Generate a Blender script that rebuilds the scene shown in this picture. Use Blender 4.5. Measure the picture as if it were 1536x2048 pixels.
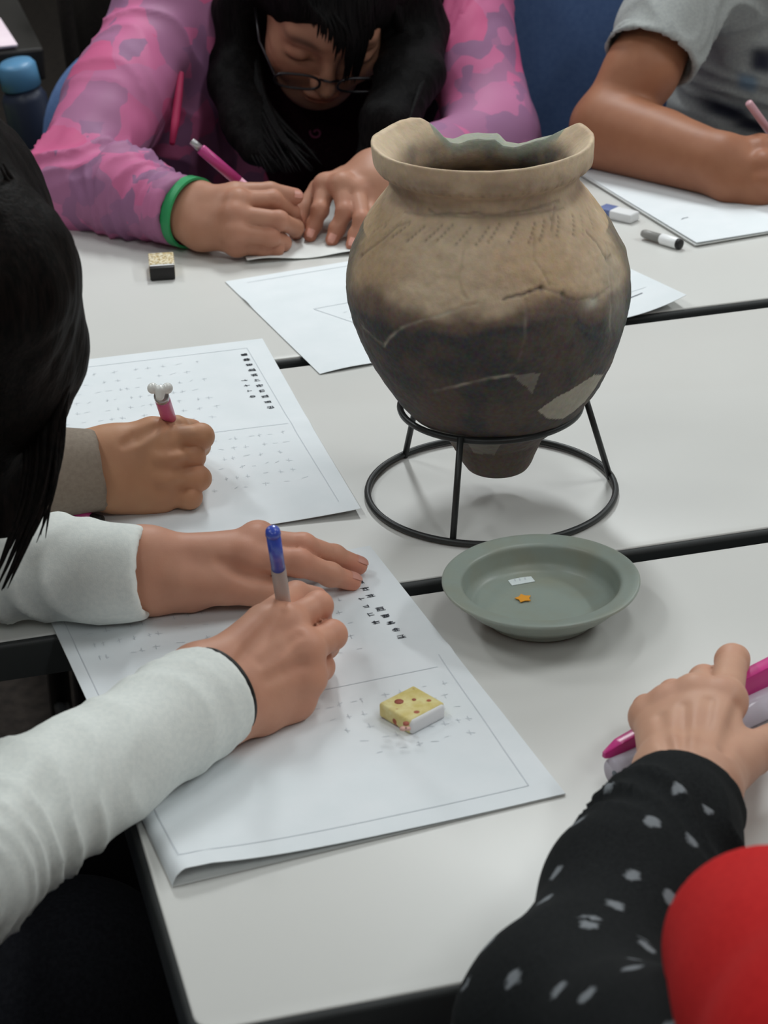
import bpy, bmesh, math, random
import numpy as np
from mathutils import Vector, Matrix

for o in list(bpy.data.objects):
    bpy.data.objects.remove(o, do_unlink=True)
scene = bpy.context.scene
COL = scene.collection
random.seed(4)
RNG = np.random.default_rng(7)

# ------------------------------------------------------------------ camera
TZ = 0.70                                   # table top height
FPX = 4539.3                                # focal length in pixels of a 1536x2048 frame
YAW, PITCH, ROLL = 0.24225, 0.45370, -0.03257
CAM = np.array([0.0, 0.0, TZ + 0.7623])
_cy, _sy, _cp, _sp = math.cos(YAW), math.sin(YAW), math.cos(PITCH), math.sin(PITCH)
FWD = np.array([_sy*_cp, _cy*_cp, -_sp])
_r = np.array([_cy, -_sy, 0.0]); _u = np.cross(_r, FWD)
RIGHT = math.cos(ROLL)*_r + math.sin(ROLL)*_u
UP = -math.sin(ROLL)*_r + math.cos(ROLL)*_u
cam_data = bpy.data.cameras.new('camera')
cam = bpy.data.objects.new('camera', cam_data); COL.objects.link(cam)
cam.matrix_world = Matrix(((RIGHT[0], UP[0], -FWD[0], CAM[0]),
                           (RIGHT[1], UP[1], -FWD[1], CAM[1]),
                           (RIGHT[2], UP[2], -FWD[2], CAM[2]), (0, 0, 0, 1)))
cam_data.sensor_fit = 'VERTICAL'; cam_data.sensor_height = 36.0; cam_data.sensor_width = 27.0
cam_data.lens = FPX/2048*36.0
cam_data.clip_start = 0.02
cam_data.dof.use_dof = True; cam_data.dof.focus_distance = 1.72; cam_data.dof.aperture_fstop = 15.0
scene.camera = cam

# ------------------------------------------------------------------ world, lamps, exposure
world = bpy.data.worlds.new('world'); scene.world = world; world.use_nodes = True
world.node_tree.nodes['Background'].inputs[0].default_value = (0.80, 0.84, 0.88, 1)
world.node_tree.nodes['Background'].inputs[1].default_value = 0.30
scene.view_settings.view_transform = 'Standard'
scene.view_settings.look = 'None'
scene.view_settings.gamma = 1.0
scene.view_settings.use_curve_mapping = False
scene.view_settings.exposure = -0.92
CEIL = 2.62
LAMPS = [  # x, y, watts : fluorescent ceiling panels of the room
    (0.9, 3.3, 60), (-0.75, 3.3, 28), (2.55, 3.3, 26), (2.55, 1.4, 44), (0.9, 1.4, 10), (-0.75, 1.4, 14), (0.9, -0.5, 14), (-0.75, -0.5, 14)]
for i, (lx, ly, w) in enumerate(LAMPS):
    ld = bpy.data.lights.new('tube_light', 'AREA'); ld.shape = 'RECTANGLE'
    ld.size = 0.18; ld.size_y = 0.92; ld.energy = w; ld.color = (0.94, 0.99, 1.0)
    lo = bpy.data.objects.new('tube_light', ld); COL.objects.link(lo)
    lo.location = (lx, ly, CEIL - 0.075)

# ------------------------------------------------------------------ helpers
def P(px, py, h=0.0):
    """world point on the level h above the table top seen at photo pixel (px, py)"""
    d = FWD + (px-768)/FPX*RIGHT - (py-1024)/FPX*UP
    return CAM + d*((TZ + h - CAM[2])/d[2])
def PX(p):
    d = np.asarray(p, float) - CAM; z = d @ FWD
    return (768 + FPX*(d @ RIGHT)/z, 1024 - FPX*(d @ UP)/z)
def PX2(V):
    d = V-CAM; z = d @ FWD
    return 768+FPX*(d @ RIGHT)/z, 1024-FPX*(d @ UP)/z
def srgb(r, g, b):
    f = lambda c: (c/255/12.92) if c/255 <= 0.04045 else ((c/255+0.055)/1.055)**2.4
    return (f(r), f(g), f(b), 1.0)

def mat(name, col, rough=0.6, spec=0.4, metal=0.0, sub=0.0):
    m = bpy.data.materials.new(name); m.use_nodes = True
    b = m.node_tree.nodes['Principled BSDF']
    b.inputs['Base Color'].default_value = col if len(col) == 4 else (*col, 1)
    b.inputs['Roughness'].default_value = rough
    b.inputs['Specular IOR Level'].default_value = spec
    b.inputs['Metallic'].default_value = metal
    if sub:
        b.inputs['Subsurface Weight'].default_value = sub
        b.inputs['Subsurface Radius'].default_value = (0.006, 0.0025, 0.0015)
        b.inputs['Subsurface Scale'].default_value = 1.0
    return m
def N(m, kind, **kw):
    n = m.node_tree.nodes.new(kind)
    for k, v in kw.items():
        if k.startswith('i_'): n.inputs[k[2:].replace('_', ' ')].default_value = v
        else: setattr(n, k, v)
    return n
def L(m, a, b): m.node_tree.links.new(a, b)
def bsdf(m): return m.node_tree.nodes['Principled BSDF']
def ramp(m, fac, stops, interp='LINEAR'):
    r = N(m, 'ShaderNodeValToRGB'); cr = r.color_ramp; cr.interpolation = interp
    while len(cr.elements) < len(stops): cr.elements.new(0.5)
    for e, (p, c) in zip(cr.elements, stops): e.position = p; e.color = c
    L(m, fac, r.inputs[0]); return r.outputs[0]
def noise(m, scale, detail=3, rough=0.5, vec=None, coord='Object', dist=0.0):
    if vec is None:
        vec = N(m, 'ShaderNodeTexCoord').outputs[coord]
    n = N(m, 'ShaderNodeTexNoise'); n.inputs['Scale'].default_value = scale
    n.inputs['Detail'].default_value = detail; n.inputs['Roughness'].default_value = rough
    n.inputs['Distortion'].default_value = dist
    L(m, vec, n.inputs['Vector']); return n
def bump(m, height, strength=0.2, dist=0.002):
    b = N(m, 'ShaderNodeBump'); b.inputs['Strength'].default_value = strength
    b.inputs['Distance'].default_value = dist
    L(m, height, b.inputs['Height']); L(m, b.outputs[0], bsdf(m).inputs['Normal'])
def mixc(m, fac, a, b):
    x = N(m, 'ShaderNodeMix'); x.data_type = 'RGBA'
    for s, v in ((0, fac), (6, a), (7, b)):
        if hasattr(v, 'is_output'): L(m, v, x.inputs[s])
        else: x.inputs[s].default_value = v
    return x.outputs[2]
def mottled(name, c1, c2, scale=40, rough=0.6, spec=0.4, bumps=0.0, bscale=400, sub=0.0):
    m = mat(name, c1, rough, spec, sub=sub)
    n = noise(m, scale, 4)
    L(m, ramp(m, n.outputs[0], [(0.35, c1), (0.65, c2)]), bsdf(m).inputs['Base Color'])
    if bumps:
        n2 = noise(m, bscale, 3); bump(m, n2.outputs[0], bumps, 0.001)
    return m

def new_obj(name, me, m=None, parent=None, smooth=True):
    if m is not None:
        for x in (m if isinstance(m, (list, tuple)) else [m]): me.materials.append(x)
    if smooth:
        me.polygons.foreach_set('use_smooth', [True]*len(me.polygons))
    o = bpy.data.objects.new(name, me); COL.objects.link(o)
    if parent is not None:
        o.parent = parent
        o.matrix_parent_inverse = parent.matrix_world.inverted()
    return o
def mesh(name, v, f, m=None, parent=None, smooth=True):
    me = bpy.data.meshes.new(name)
    me.from_pydata([tuple(map(float, p)) for p in v], [], [tuple(int(i) for i in q) for q in f]); me.update()
    return new_obj(name, me, m, parent, smooth)
def empty(name, loc=(0, 0, 0)):
    o = bpy.data.objects.new(name, None); COL.objects.link(o); o.location = tuple(loc)
    o.empty_display_size = 0.05
    bpy.context.view_layer.update(); return o
def tag(o, label=None, cat=None, group=None, kind=None):
    if label: o['label'] = label
    if cat: o['category'] = cat
    if group: o['group'] = group
    if kind: o['kind'] = kind
    return o
def bm_obj(name, bm, m=None, parent=None, smooth=False, bevel=0.0, segs=2):
    if bevel:
        bmesh.ops.bevel(bm, geom=list(bm.edges), offset=bevel, segments=segs, profile=0.5, affect='EDGES')
    bmesh.ops.recalc_face_normals(bm, faces=bm.faces)
    me = bpy.data.meshes.new(name); bm.to_mesh(me); bm.free()
    return new_obj(name, me, m, parent, smooth)
def box(name, c, s, m=None, parent=None, rotz=0.0, bevel=0.0, segs=2, smooth=False, M=None):
    bm = bmesh.new(); bmesh.ops.create_cube(bm, size=1.0)
    bmesh.ops.scale(bm, vec=s, verts=bm.verts)
    if bevel:
        bmesh.ops.bevel(bm, geom=list(bm.edges), offset=bevel, segments=segs, profile=0.5, affect='EDGES')
    T = Matrix.Translation(Vector(c)) @ (M if M is not None else Matrix.Rotation(rotz, 4, 'Z'))
    bmesh.ops.transform(bm, matrix=T, verts=bm.verts)
    return bm_obj(name, bm, m, parent, smooth)
def frame_axis(d):
    d = np.asarray(d, float); d = d/np.linalg.norm(d)
    a = np.array([0, 0, 1.0]) if abs(d[2]) < 0.9 else np.array([1.0, 0, 0])
    x = np.cross(a, d); x /= np.linalg.norm(x); return x, np.cross(d, x), d
def tube_pts(pts, rad, n=12, closed=False, cap=True):
    pts = np.asarray(pts, float); k = len(pts)
    rad = np.full(k, rad) if np.isscalar(rad) else np.asarray(rad, float)
    V, F = [], []; px = None
    for i in range(k):
        if closed: t = pts[(i+1) % k]-pts[i-1]
        else: t = pts[min(i+1, k-1)]-pts[max(i-1, 0)]
        t = t/(np.linalg.norm(t)+1e-12)
        if px is None: px, _, _ = frame_axis(t)
        px = px - t*(px @ t); px /= np.linalg.norm(px); py = np.cross(t, px)
        for j in range(n):
            a = 2*math.pi*j/n
            V.append(pts[i]+rad[i]*(math.cos(a)*px+math.sin(a)*py))
    for i in range(k if closed else k-1):
        i2 = (i+1) % k
        for j in range(n):
            j2 = (j+1) % n; F.append((i*n+j, i*n+j2, i2*n+j2, i2*n+j))
    if cap and not closed:
        F.append(tuple(range(n))[::-1]); F.append(tuple((k-1)*n+j for j in range(n)))
    return V, F
def tube(name, pts, rad, m=None, parent=None, n=12, closed=False, smooth=True):
    v, f = tube_pts(pts, rad, n, closed); return mesh(name, v, f, m, parent, smooth)
def cyl_profile(name, a, b, prof, m=None, parent=None, n=20):
    """turned part along a->b; prof = [(t metres from a, radius)]"""
    a = np.asarray(a, float); b = np.asarray(b, float); d = (b-a)/np.linalg.norm(b-a)
    x, y, z = frame_axis(d); V, F = [], []
    for t, r in prof:
        for j in range(n):
            w = 2*math.pi*j/n; V.append(a+d*t+r*(math.cos(w)*x+math.sin(w)*y))
    for i in range(len(prof)-1):
        for j in range(n):
            j2 = (j+1) % n; F.append((i*n+j, i*n+j2, (i+1)*n+j2, (i+1)*n+j))
    F.append(tuple(range(n))[::-1]); F.append(tuple((len(prof)-1)*n+j for j in range(n)))
    o = mesh(name, V, F, m, parent, True)
    return o
def sharp(o, ang=35):
    me = o.data
    bm = bmesh.new(); bm.from_mesh(me)
    for e in bm.edges:
        if len(e.link_faces) == 2 and e.calc_face_angle(0) > math.radians(ang): e.smooth = False
    bm.to_mesh(me); bm.free(); return o

# ------------------------------------------------------------------ signed distance modelling (bodies, clothes)
def _n(v): return np.sqrt((v*v).sum(-1))
def d_cone(p, a, b, ra, rb):
    a = np.asarray(a, float); b = np.asarray(b, float); ab = b-a
    t = np.clip(((p-a) @ ab)/max(ab @ ab, 1e-12), 0, 1)
    return _n(p-a-t[..., None]*ab) - (ra+(rb-ra)*t)
def d_ell(p, c, r, R=None):
    q = p-np.asarray(c, float)
    if R is not None: q = q @ np.asarray(R)       # columns of R = local axes
    r = np.asarray(r, float); k0 = _n(q/r); k1 = _n(q/(r*r))
    return np.where(k1 < 1e-9, -r.min(), k0*(k0-1)/np.maximum(k1, 1e-9))
def d_plane(p, c, n):
    n = np.asarray(n, float); return (p-np.asarray(c, float)) @ (n/np.linalg.norm(n))
def smin(a, b, k):
    h = np.maximum(k-np.abs(a-b), 0)/k
    return np.minimum(a, b)-h*h*k*0.25
def smax(a, b, k): return -smin(-a, -b, k)
def d_chain(p, pts, rad, k=0.004):
    d = None
    for i in range(len(pts)-1):
        e = d_cone(p, pts[i], pts[i+1], rad[i], rad[i+1])
        d = e if d is None else smin(d, e, k)
    return d
def d_poly(p, pts, rad):
    d = None
    for i in range(len(pts)-1):
        e = d_cone(p, pts[i], pts[i+1], rad[i], rad[i+1])
        d = e if d is None else np.minimum(d, e)
    return d
_OFF = np.array([[i, j, k] for i in (0, 1) for j in (0, 1) for k in (0, 1)])
_EDG = [(a, b) for a in range(8) for b in range(a+1, 8) if bin(a ^ b).count('1') == 1]
def sdf_mesh(fn, lo, hi, h, B=8, snap=1):
    lo = np.asarray(lo, float); hi = np.asarray(hi, float)
    nb = np.ceil((hi-lo)/(B*h)).astype(int)+1
    g = np.stack(np.meshgrid(*[np.arange(n) for n in nb], indexing='ij'), -1).reshape(-1, 3)
    dc = fn(lo+(g+0.5)*B*h)
    g = g[np.abs(dc) < B*h*1.25]
    ax = np.arange(B+1)
    loc = np.stack(np.meshgrid(ax, ax, ax, indexing='ij'), -1)
    keys, verts, sg = [], [], []
    dim = (nb+2)*B
    for s in range(0, len(g), 256):
        gg = g[s:s+256]
        idx = gg[:, None, None, None, :]*B+loc[None]
        v = fn((lo+idx*h).reshape(-1, 3)).reshape(idx.shape[:-1])
        c = np.stack([v[:, o[0]:o[0]+B, o[1]:o[1]+B, o[2]:o[2]+B] for o in _OFF], -1)
        neg = c < 0; act = neg.any(-1) & (~neg).any(-1)
        if not act.any(): continue
        cv = c[act]; ci = idx[:, :B, :B, :B][act]
        acc = np.zeros((len(cv), 3)); cnt = np.zeros(len(cv))
        for a, b in _EDG:
            x = (cv[:, a] < 0) != (cv[:, b] < 0)
            t = np.where(x, cv[:, a]/np.where(x, cv[:, a]-cv[:, b], 1), 0)
            pos = _OFF[a]+t[:, None]*(_OFF[b]-_OFF[a])
            acc += pos*x[:, None]; cnt += x
        verts.append(lo+(ci+acc/cnt[:, None])*h)
        keys.append((ci[:, 0]*dim[1]+ci[:, 1])*dim[2]+ci[:, 2]); sg.append(cv < 0)
    key = np.concatenate(keys); V = np.concatenate(verts); S = np.concatenate(sg)
    o = np.argsort(key); key = key[o]; V = V[o]; S = S[o]
    st = np.array([dim[1]*dim[2], dim[2], 1])
    F = []
    for a in range(3):
        e = (4, 2, 1)[a]; b, c = [(1, 2), (2, 0), (0, 1)][a]
        m = S[:, 0] != S[:, e]
        k0 = key[m]; flip = S[m][:, 0]
        q = np.stack([k0, k0-st[b], k0-st[b]-st[c], k0-st[c]], 1)
        ii = np.clip(np.searchsorted(key, q), 0, len(key)-1)
        ok = (key[ii] == q).all(1)
        ii = ii[ok]; fl = flip[ok]
        ii[~fl] = ii[~fl][:, ::-1]
        F.append(ii)
    F = np.concatenate(F)
    for _ in range(snap):
        e = h*0.25; d = fn(V)
        gr = np.stack([(fn(V+np.eye(3)[i]*e)-d)/e for i in range(3)], -1)
        step = d[:, None]*gr/np.maximum((gr*gr).sum(-1, keepdims=True), 0.25)
        V = V-np.clip(step, -h*0.6, h*0.6)
    disp = getattr(fn, 'disp', None)
    if disp is not None:
        d = fn(V); e = h*0.5
        gr = np.stack([(fn(V+np.eye(3)[i]*e)-d)/e for i in range(3)], -1)
        gr /= np.maximum(_n(gr), 1e-6)[:, None]
        V = V+gr*disp(V)[:, None]
    return V, F
def np_mesh(name, V, F):
    me = bpy.data.meshes.new(name)
    me.vertices.add(len(V)); me.vertices.foreach_set('co', np.asarray(V, np.float32).ravel())
    me.loops.add(F.size); me.polygons.add(len(F)); k = F.shape[1]
    me.loops.foreach_set('vertex_index', F.astype(np.int32).ravel())
    me.polygons.foreach_set('loop_start', np.arange(0, F.size, k, dtype=np.int32))
    me.update(calc_edges=True); me.validate(); return me
def sdf_obj(name, fn, lo, hi, h, m=None, parent=None, col=None, attr='tint'):
    V, F = sdf_mesh(fn, lo, hi, h)
    me = np_mesh(name, V, F)
    if col is not None: set_col(me, col(V), attr)
    return new_obj(name, me, m, parent, True)
def set_col(me, c, attr='tint'):
    a = me.color_attributes.new(attr, 'FLOAT_COLOR', 'POINT')
    c = np.asarray(c, np.float32)
    if c.shape[1] == 3: c = np.concatenate([c, np.ones((len(c), 1), np.float32)], 1)
    a.data.foreach_set('color', c.ravel())
def vnoise(p, scale, seed=0):
    """smooth value noise, vectorised"""
    q = np.asarray(p, float)*scale+seed*17.31
    i = np.floor(q).astype(np.int64); f = q-i; f = f*f*(3-2*f)
    def hsh(a):
        x = (a[..., 0]*374761393+a[..., 1]*668265263+a[..., 2]*2147483647) & 0x7fffffff
        x = ((x ^ (x >> 13))*1274126177) & 0x7fffffff
        return ((x ^ (x >> 16)) & 0xffff)/65535.0
    r = 0
    for o in _OFF:
        w = np.prod(np.where(o == 1, f, 1-f), -1); r = r+w*hsh(i+o)
    return r*2-1
def fbm(p, scale, oct=3, seed=0):
    return sum(vnoise(p, scale*2**k, seed+k)/2**k for k in range(oct))

# ------------------------------------------------------------------ materials of the setting
M_TABLE = mottled('laminate_top', srgb(208, 207, 203), srgb(213, 212, 208), 3.0, 0.38, 0.45)
M_EDGE = mat('edge_band', srgb(52, 54, 54), 0.45, 0.4)
M_BEV = mat('edge_lip', srgb(140, 142, 138), 0.45, 0.4)
M_STEEL = mat('painted_steel', srgb(60, 60, 62), 0.4, 0.5, 0.6)
M_PAPER = mottled('paper', srgb(226, 231, 234), srgb(230, 234, 237), 30, 0.85, 0.15)
M_PAPER2 = mottled('paper_warm', srgb(222, 224, 222), srgb(227, 228, 226), 30, 0.85, 0.15)
M_INK = mat('ink', srgb(88, 91, 98), 0.9, 0.05)
M_INKF = mat('pencil_grey', srgb(206, 211, 216), 0.9, 0.05)
M_INKM = mat('pencil_mid', srgb(120, 124, 132), 0.9, 0.05)
M_BLACK = mat('black_plastic', srgb(24, 22, 22), 0.45, 0.4)
M_WALL = mottled('wall_paint', srgb(205, 203, 196), srgb(210, 208, 201), 6, 0.8, 0.2)
M_CEIL = mottled('ceiling_board', srgb(225, 225, 220), srgb(230, 230, 226), 6, 0.9, 0.1)
M_FLOOR = mottled('carpet', srgb(46, 42, 40), srgb(60, 54, 50), 60, 0.95, 0.1, 0.4, 900)
M_BLUEFAB = mottled('blue_chair_fabric', srgb(86, 110, 154), srgb(93, 118, 162), 160, 0.9, 0.15, 0.3, 1500)

# ------------------------------------------------------------------ room
RX0, RX1, RY0, RY1 = -3.2, 4.2, -2.2, 6.6
def structure(o): o['kind'] = 'structure'; return o
structure(box('floor', ((RX0+RX1)/2, (RY0+RY1)/2, -0.05), (RX1-RX0, RY1-RY0, 0.1), M_FLOOR))
structure(box('ceiling', ((RX0+RX1)/2, (RY0+RY1)/2, CEIL+0.05), (RX1-RX0, RY1-RY0, 0.1), M_CEIL))
structure(box('wall_back', ((RX0+RX1)/2, RY1+0.05, CEIL/2), (RX1-RX0+0.2, 0.1, CEIL), M_WALL))
structure(box('wall_front', ((RX0+RX1)/2, RY0-0.05, CEIL/2), (RX1-RX0+0.2, 0.1, CEIL), M_WALL))
structure(box('wall_left', (RX0-0.05, (RY0+RY1)/2, CEIL/2), (0.1, RY1-RY0, CEIL), M_WALL))
structure(box('wall_right', (RX1+0.05, (RY0+RY1)/2, CEIL/2), (0.1, RY1-RY0, CEIL), M_WALL))
M_DIFF = mat('lamp_diffuser', (0.9, 0.95, 0.92, 1), 0.5)
bsdf(M_DIFF).inputs['Emission Color'].default_value = (0.95, 1.0, 0.97, 1)
bsdf(M_DIFF).inputs['Emission Strength'].default_value = 2.0
M_HOUS = mat('lamp_housing', srgb(230, 230, 228), 0.5)
for i, (lx, ly, w) in enumerate(LAMPS):
    t = empty('ceiling_light', (lx, ly, CEIL))
    box('housing', (lx, ly, CEIL-0.02), (0.26, 1.05, 0.04), M_HOUS, t, bevel=0.006)
    box('diffuser', (lx, ly, CEIL-0.052), (0.21, 0.98, 0.024), M_DIFF, t, bevel=0.006)
    col = {0.9: 'middle', 2.55: 'right', -0.75: 'left'}[lx]
    row = {3.3: 'behind the far seats', 1.4: 'over the tables', -0.5: 'behind the photographer'}[ly]
    tag(t, f'long white fluorescent ceiling lamp in the {col} column, {row}', 'ceiling lamp', 'fluorescent ceiling lamps')

# ------------------------------------------------------------------ tables
def table(x0, x1, y0, y1, label, over=0.0):
    t = empty('folding_table', ((x0+x1)/2, (y0+y1)/2, 0))
    cx, cy = (x0+x1)/2, (y0+y1)/2
    def slab(name, z0, z1, ins, rad, m, bev):
        bm = bmesh.new(); pts = []
        for sx, sy, a0 in ((1, 1, 0), (-1, 1, 90), (-1, -1, 180), (1, -1, 270)):
            ox, oy = (x1-ins-rad if sx > 0 else x0+ins+rad), (y1-ins-rad if sy > 0 else y0+ins+rad)
            for k in range(7):
                a = math.radians(a0+15*k); pts.append((ox+rad*math.cos(a), oy+rad*math.sin(a)))
        vs = [bm.verts.new((p[0], p[1], z1)) for p in pts]
        f = bm.faces.new(vs)
        r = bmesh.ops.extrude_face_region(bm, geom=[f])
        bmesh.ops.translate(bm, vec=(0, 0, z0-z1), verts=[v for v in r['geom'] if isinstance(v, bmesh.types.BMVert)])
        if bev:
            ed = [e for e in bm.edges if all(abs(v.co.z-z1) < 1e-6 for v in e.verts)]
            bmesh.ops.bevel(bm, geom=ed, offset=bev, segments=3, profile=0.5, affect='EDGES')
        o = bm_obj(name, bm, m, t, True); sharp(o, 50); return o
    slab('tabletop', TZ-0.006, TZ, 0.0035, 0.014, M_TABLE, 0.0015)
    slab('edge_band', TZ-0.030, TZ-0.0012, 0.0, 0.016, M_EDGE, 0.004)
    ux = 0.22
    for sx in (x0+ux, x1-ux):
        for sy in (y0+0.05, y1-0.05):
            tube('leg', [(sx, sy, TZ-0.03), (sx, sy, 0.012)], 0.0125, M_STEEL, t)
        tube('crossbar', [(sx, y0+0.05, 0.16), (sx, y1-0.05, 0.16)], 0.009, M_STEEL, t)
    box('understructure', (cx, cy, TZ-0.05), (x1-x0-0.5, 0.03, 0.035), M_STEEL, t)
    tag(t, label, 'table', 'meeting tables pushed together'); return t
Y1G, Y2G = 1.837, 1.392
table(0.121, 1.92, 0.944, Y2G-0.008, 'white laminate table nearest the camera, under the plate and patterned eraser')
table(-0.02, 1.78, Y2G+0.008, Y1G-0.008, 'white laminate table in the middle, under the pot stand')
table(-0.05, 1.75, Y1G+0.008, 2.284, 'white laminate table farthest away, where the child in pink writes')

# ------------------------------------------------------------------ earthenware pot
POT = np.array([0.4634, 1.5256, TZ])
# (height above table, radius)
PROF = [(0.0165, 0.000), (0.0168, 0.0180), (0.0185, 0.0235), (0.024, 0.0268), (0.034, 0.0305), (0.045, 0.0360), (0.058, 0.0505),
        (0.072, 0.0672), (0.086, 0.0778), (0.100, 0.0858), (0.115, 0.0928), (0.130, 0.0982), (0.146, 0.1030), (0.162, 0.1052),
        (0.178, 0.1046), (0.194, 0.1012), (0.209, 0.0948), (0.222, 0.0868), (0.233, 0.0788), (0.241, 0.0722), (0.2445, 0.0695),
        (0.248, 0.0690), (0.252, 0.0690), (0.2555, 0.0698), (0.2582, 0.0732), (0.2600, 0.0778), (0.2630, 0.0796), (0.268, 0.0798), (0.2755, 0.0803), (0.2795, 0.0804)]
INNER = [(0.2803, 0.0790), (0.2795, 0.0772), (0.2755, 0.0730), (0.270, 0.0672), (0.263, 0.0618), (0.254, 0.0590), (0.247, 0.0585), (0.240, 0.0625),
         (0.230, 0.0745), (0.215, 0.0850), (0.195, 0.0945), (0.165, 0.0985), (0.135, 0.092), (0.105, 0.077), (0.075, 0.054), (0.050, 0.033), (0.034, 0.018), (0.033, 0.0)]
PROF = [(z+0.004, r) for z, r in PROF]; INNER = [(z+0.004, r) for z, r in INNER]
def resample(prof, n):
    pr = np.array(prof); s = np.r_[0, np.cumsum(_n(np.diff(pr, axis=0)))]
    u = np.linspace(0, s[-1], n)
    # Catmull style smoothing
    out = np.stack([np.interp(u, s, pr[:, 0]), np.interp(u, s, pr[:, 1])], 1)
    for _ in range(2): out[1:-1] = 0.25*out[:-2]+0.5*out[1:-1]+0.25*out[2:]
    return out
def seg_d(px, pz, a, b):
    a = np.array(a); b = np.array(b); ab = b-a
    t = np.clip(((px-a[0])*ab[0]+(pz-a[1])*ab[1])/(ab @ ab), 0, 1)
    return np.hypot(px-a[0]-t*ab[0], pz-a[1]-t*ab[1])
def build_pot():
    NA = 560
    out = resample(PROF, 250); inn = resample(INNER, 120)
    prof = np.r_[out, inn]; nz = len(prof); no = len(out)
    th = np.arange(NA)/NA*2*math.pi
    # angle of the camera as seen from the pot; phi = 0 faces the camera, + to the right in the photo
    base = math.atan2(CAM[1]-POT[1], CAM[0]-POT[0])
    TH, ZI = np.meshgrid(th, np.arange(nz), indexing='ij')
    PHI = (TH+math.pi) % (2*math.pi)-math.pi
    Z = prof[ZI, 0].copy(); R = prof[ZI, 1].copy(); isout = ZI < no
    # broken rim: the top edge height as a function of phi
    deg = np.degrees(PHI) % 360
    keys = [(0, .2803), (30, .2800), (60, .2803), (90, .2800), (108, .2806), (117, .2790), (124, .2735), (132, .2665), (146, .2600), (158, .2555), (166, .2560), (172, .2605), (183, .2612),
            (190, .2600), (198, .2590), (204, .2605), (208, .2650), (212, .2725), (216, .2770), (222, .2790), (250, .2785), (265, .2800), (280, .2812), (300, .2790), (330, .2803), (360, .2803)]
    lim = np.interp(deg, [k[0] for k in keys], [k[1] for k in keys])
    ring3 = np.stack([np.cos(TH)*.08, np.sin(TH)*.08, 0*TH], -1)
    lim = lim+0.004+0.0007*fbm(ring3, 70, 2, 12)
    # heights above the break collapse onto the break edge at the radius found there
    oz, orr = out[:, 0], out[:, 1]; iz, ir = inn[::-1, 0], inn[::-1, 1]
    ro = np.interp(lim, oz, orr)
    k_i = np.argmax(iz); rin = np.interp(lim, iz[:k_i+1], ir[:k_i+1])
    over = Z > lim
    rmid = np.clip(R, np.minimum(rin, ro), np.maximum(rin, ro))
    R = np.where(over, np.where(isout, ro-np.clip((Z-lim), 0, .002)*0.3, rin+np.clip(Z-lim, 0, .002)*0.2), R)
    Z = np.where(over, lim, Z)
    # surface coordinates in metres for marks
    S = PHI*0.095
    pz = Z
    amp = np.where(isout, 1.0, 0.6)
    X3 = np.stack([np.cos(TH)*R, np.sin(TH)*R, Z], -1)
    dr = amp*(0.0016*fbm(X3, 22, 3, 3)+0.0004*fbm(X3, 160, 2, 5))
    dr *= np.clip((Z-0.018)/0.02, 0, 1)*np.where(Z > 0.243, 0.55, 1)
    # lean and out-of-round
    dark = np.zeros_like(R); pale = np.zeros_like(R)
    # row of slanting comb notches on the shoulder, dotted
    front = isout
    for i, s0 in enumerate(np.arange(-66, 66, 8.6)):
        for d_ in range(5):
            dg = s0+d_*1.6+1.5*math.sin(i*2.1); zz = 0.2325+d_*0.0024+0.0010*math.sin(i*1.7)-0.006*(abs(s0)/66)**2
            g = np.exp(-(((np.degrees(PHI)-dg)*0.0014)**2+(pz-zz)**2)/(2*0.0008**2))*front
            k = 0.9 if 2 <= i <= 13 else 0.5
            dr -= 0.0011*g*k; dark = np.maximum(dark, 0.60*g*k)
    # small finger notches under the lip
    for i, s0 in enumerate(np.arange(-100, 100, 5.2)):
        zz = 0.2650+0.0006*math.sin(i*2.3)
        g = np.exp(-(((np.degrees(PHI)-s0-1.2*math.sin(i*3.1))*0.0014)**2/(2*0.0012**2)+(pz-zz)**2/(2*0.0016**2)))*front
        dr -= 0.0010*g; dark = np.maximum(dark, 0.35*g*(0.4+0.6*abs(math.sin(i*1.9))))
    # incised line round the shoulder
    g = np.exp(-((pz-(0.2435+0.0045*np.cos(PHI*1.5-0.1)))**2)/(2*0.0006**2))*front*(np.abs(PHI) < 0.9)
    dr -= 0.0006*g; dark = np.maximum(dark, 0.35*g)
    # joints between the sherds: (phi deg, height) polylines
    cracks = [([(-69, .208), (-62, .217), (-56, .2252), (-50, .2362), (-44, .240)], .40, 0),
              ([(-11, .2500), (5, .2490), (28, .2500), (50, .2505)], .45, 0),
              ([(-34, .2500), (-28, .2475), (-11, .2500)], .5, 0),
              ([(6, .1970), (8, .1985), (17, .201), (22, .2019)], .9, 0),
              ([(22, .2019), (31, .1958), (37, .1894), (47, .1866), (58, .1885)], .30, 0),
              ([(-49, .1502), (-43, .161), (-37, .1707), (-25, .1816), (-15, .1888), (-4, .1956)], 0, .75),
              ([(-49, .1502), (-55, .1556), (-66, .1567)], 0, .35),
              ([(-27, .121), (-24, .1233), (-12, .1311), (-1, .1377), (12, .1408)], 0, .8),
              ([(15, .1959), (14, .1748), (11, .1519)], 0, .25),
              ([(45, .247), (39, .2408), (36, .236)], .45, 0),
              ([(57, .228), (60, .2119), (62, .2058), (66, .2068)], .5, 0),
              ([(66, .215), (60, .198), (56, .1649), (58, .15)], 0, .35),
              ([(25, .236), (22, .220), (26, .204)], .15, 0),
              ([(-10, .228), (-12, .21), (-8, .198)], .15, 0)]
    dgs = np.degrees(PHI)*0.0017
    wob = 0.0011*fbm(X3, 120, 2, 9)
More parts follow.
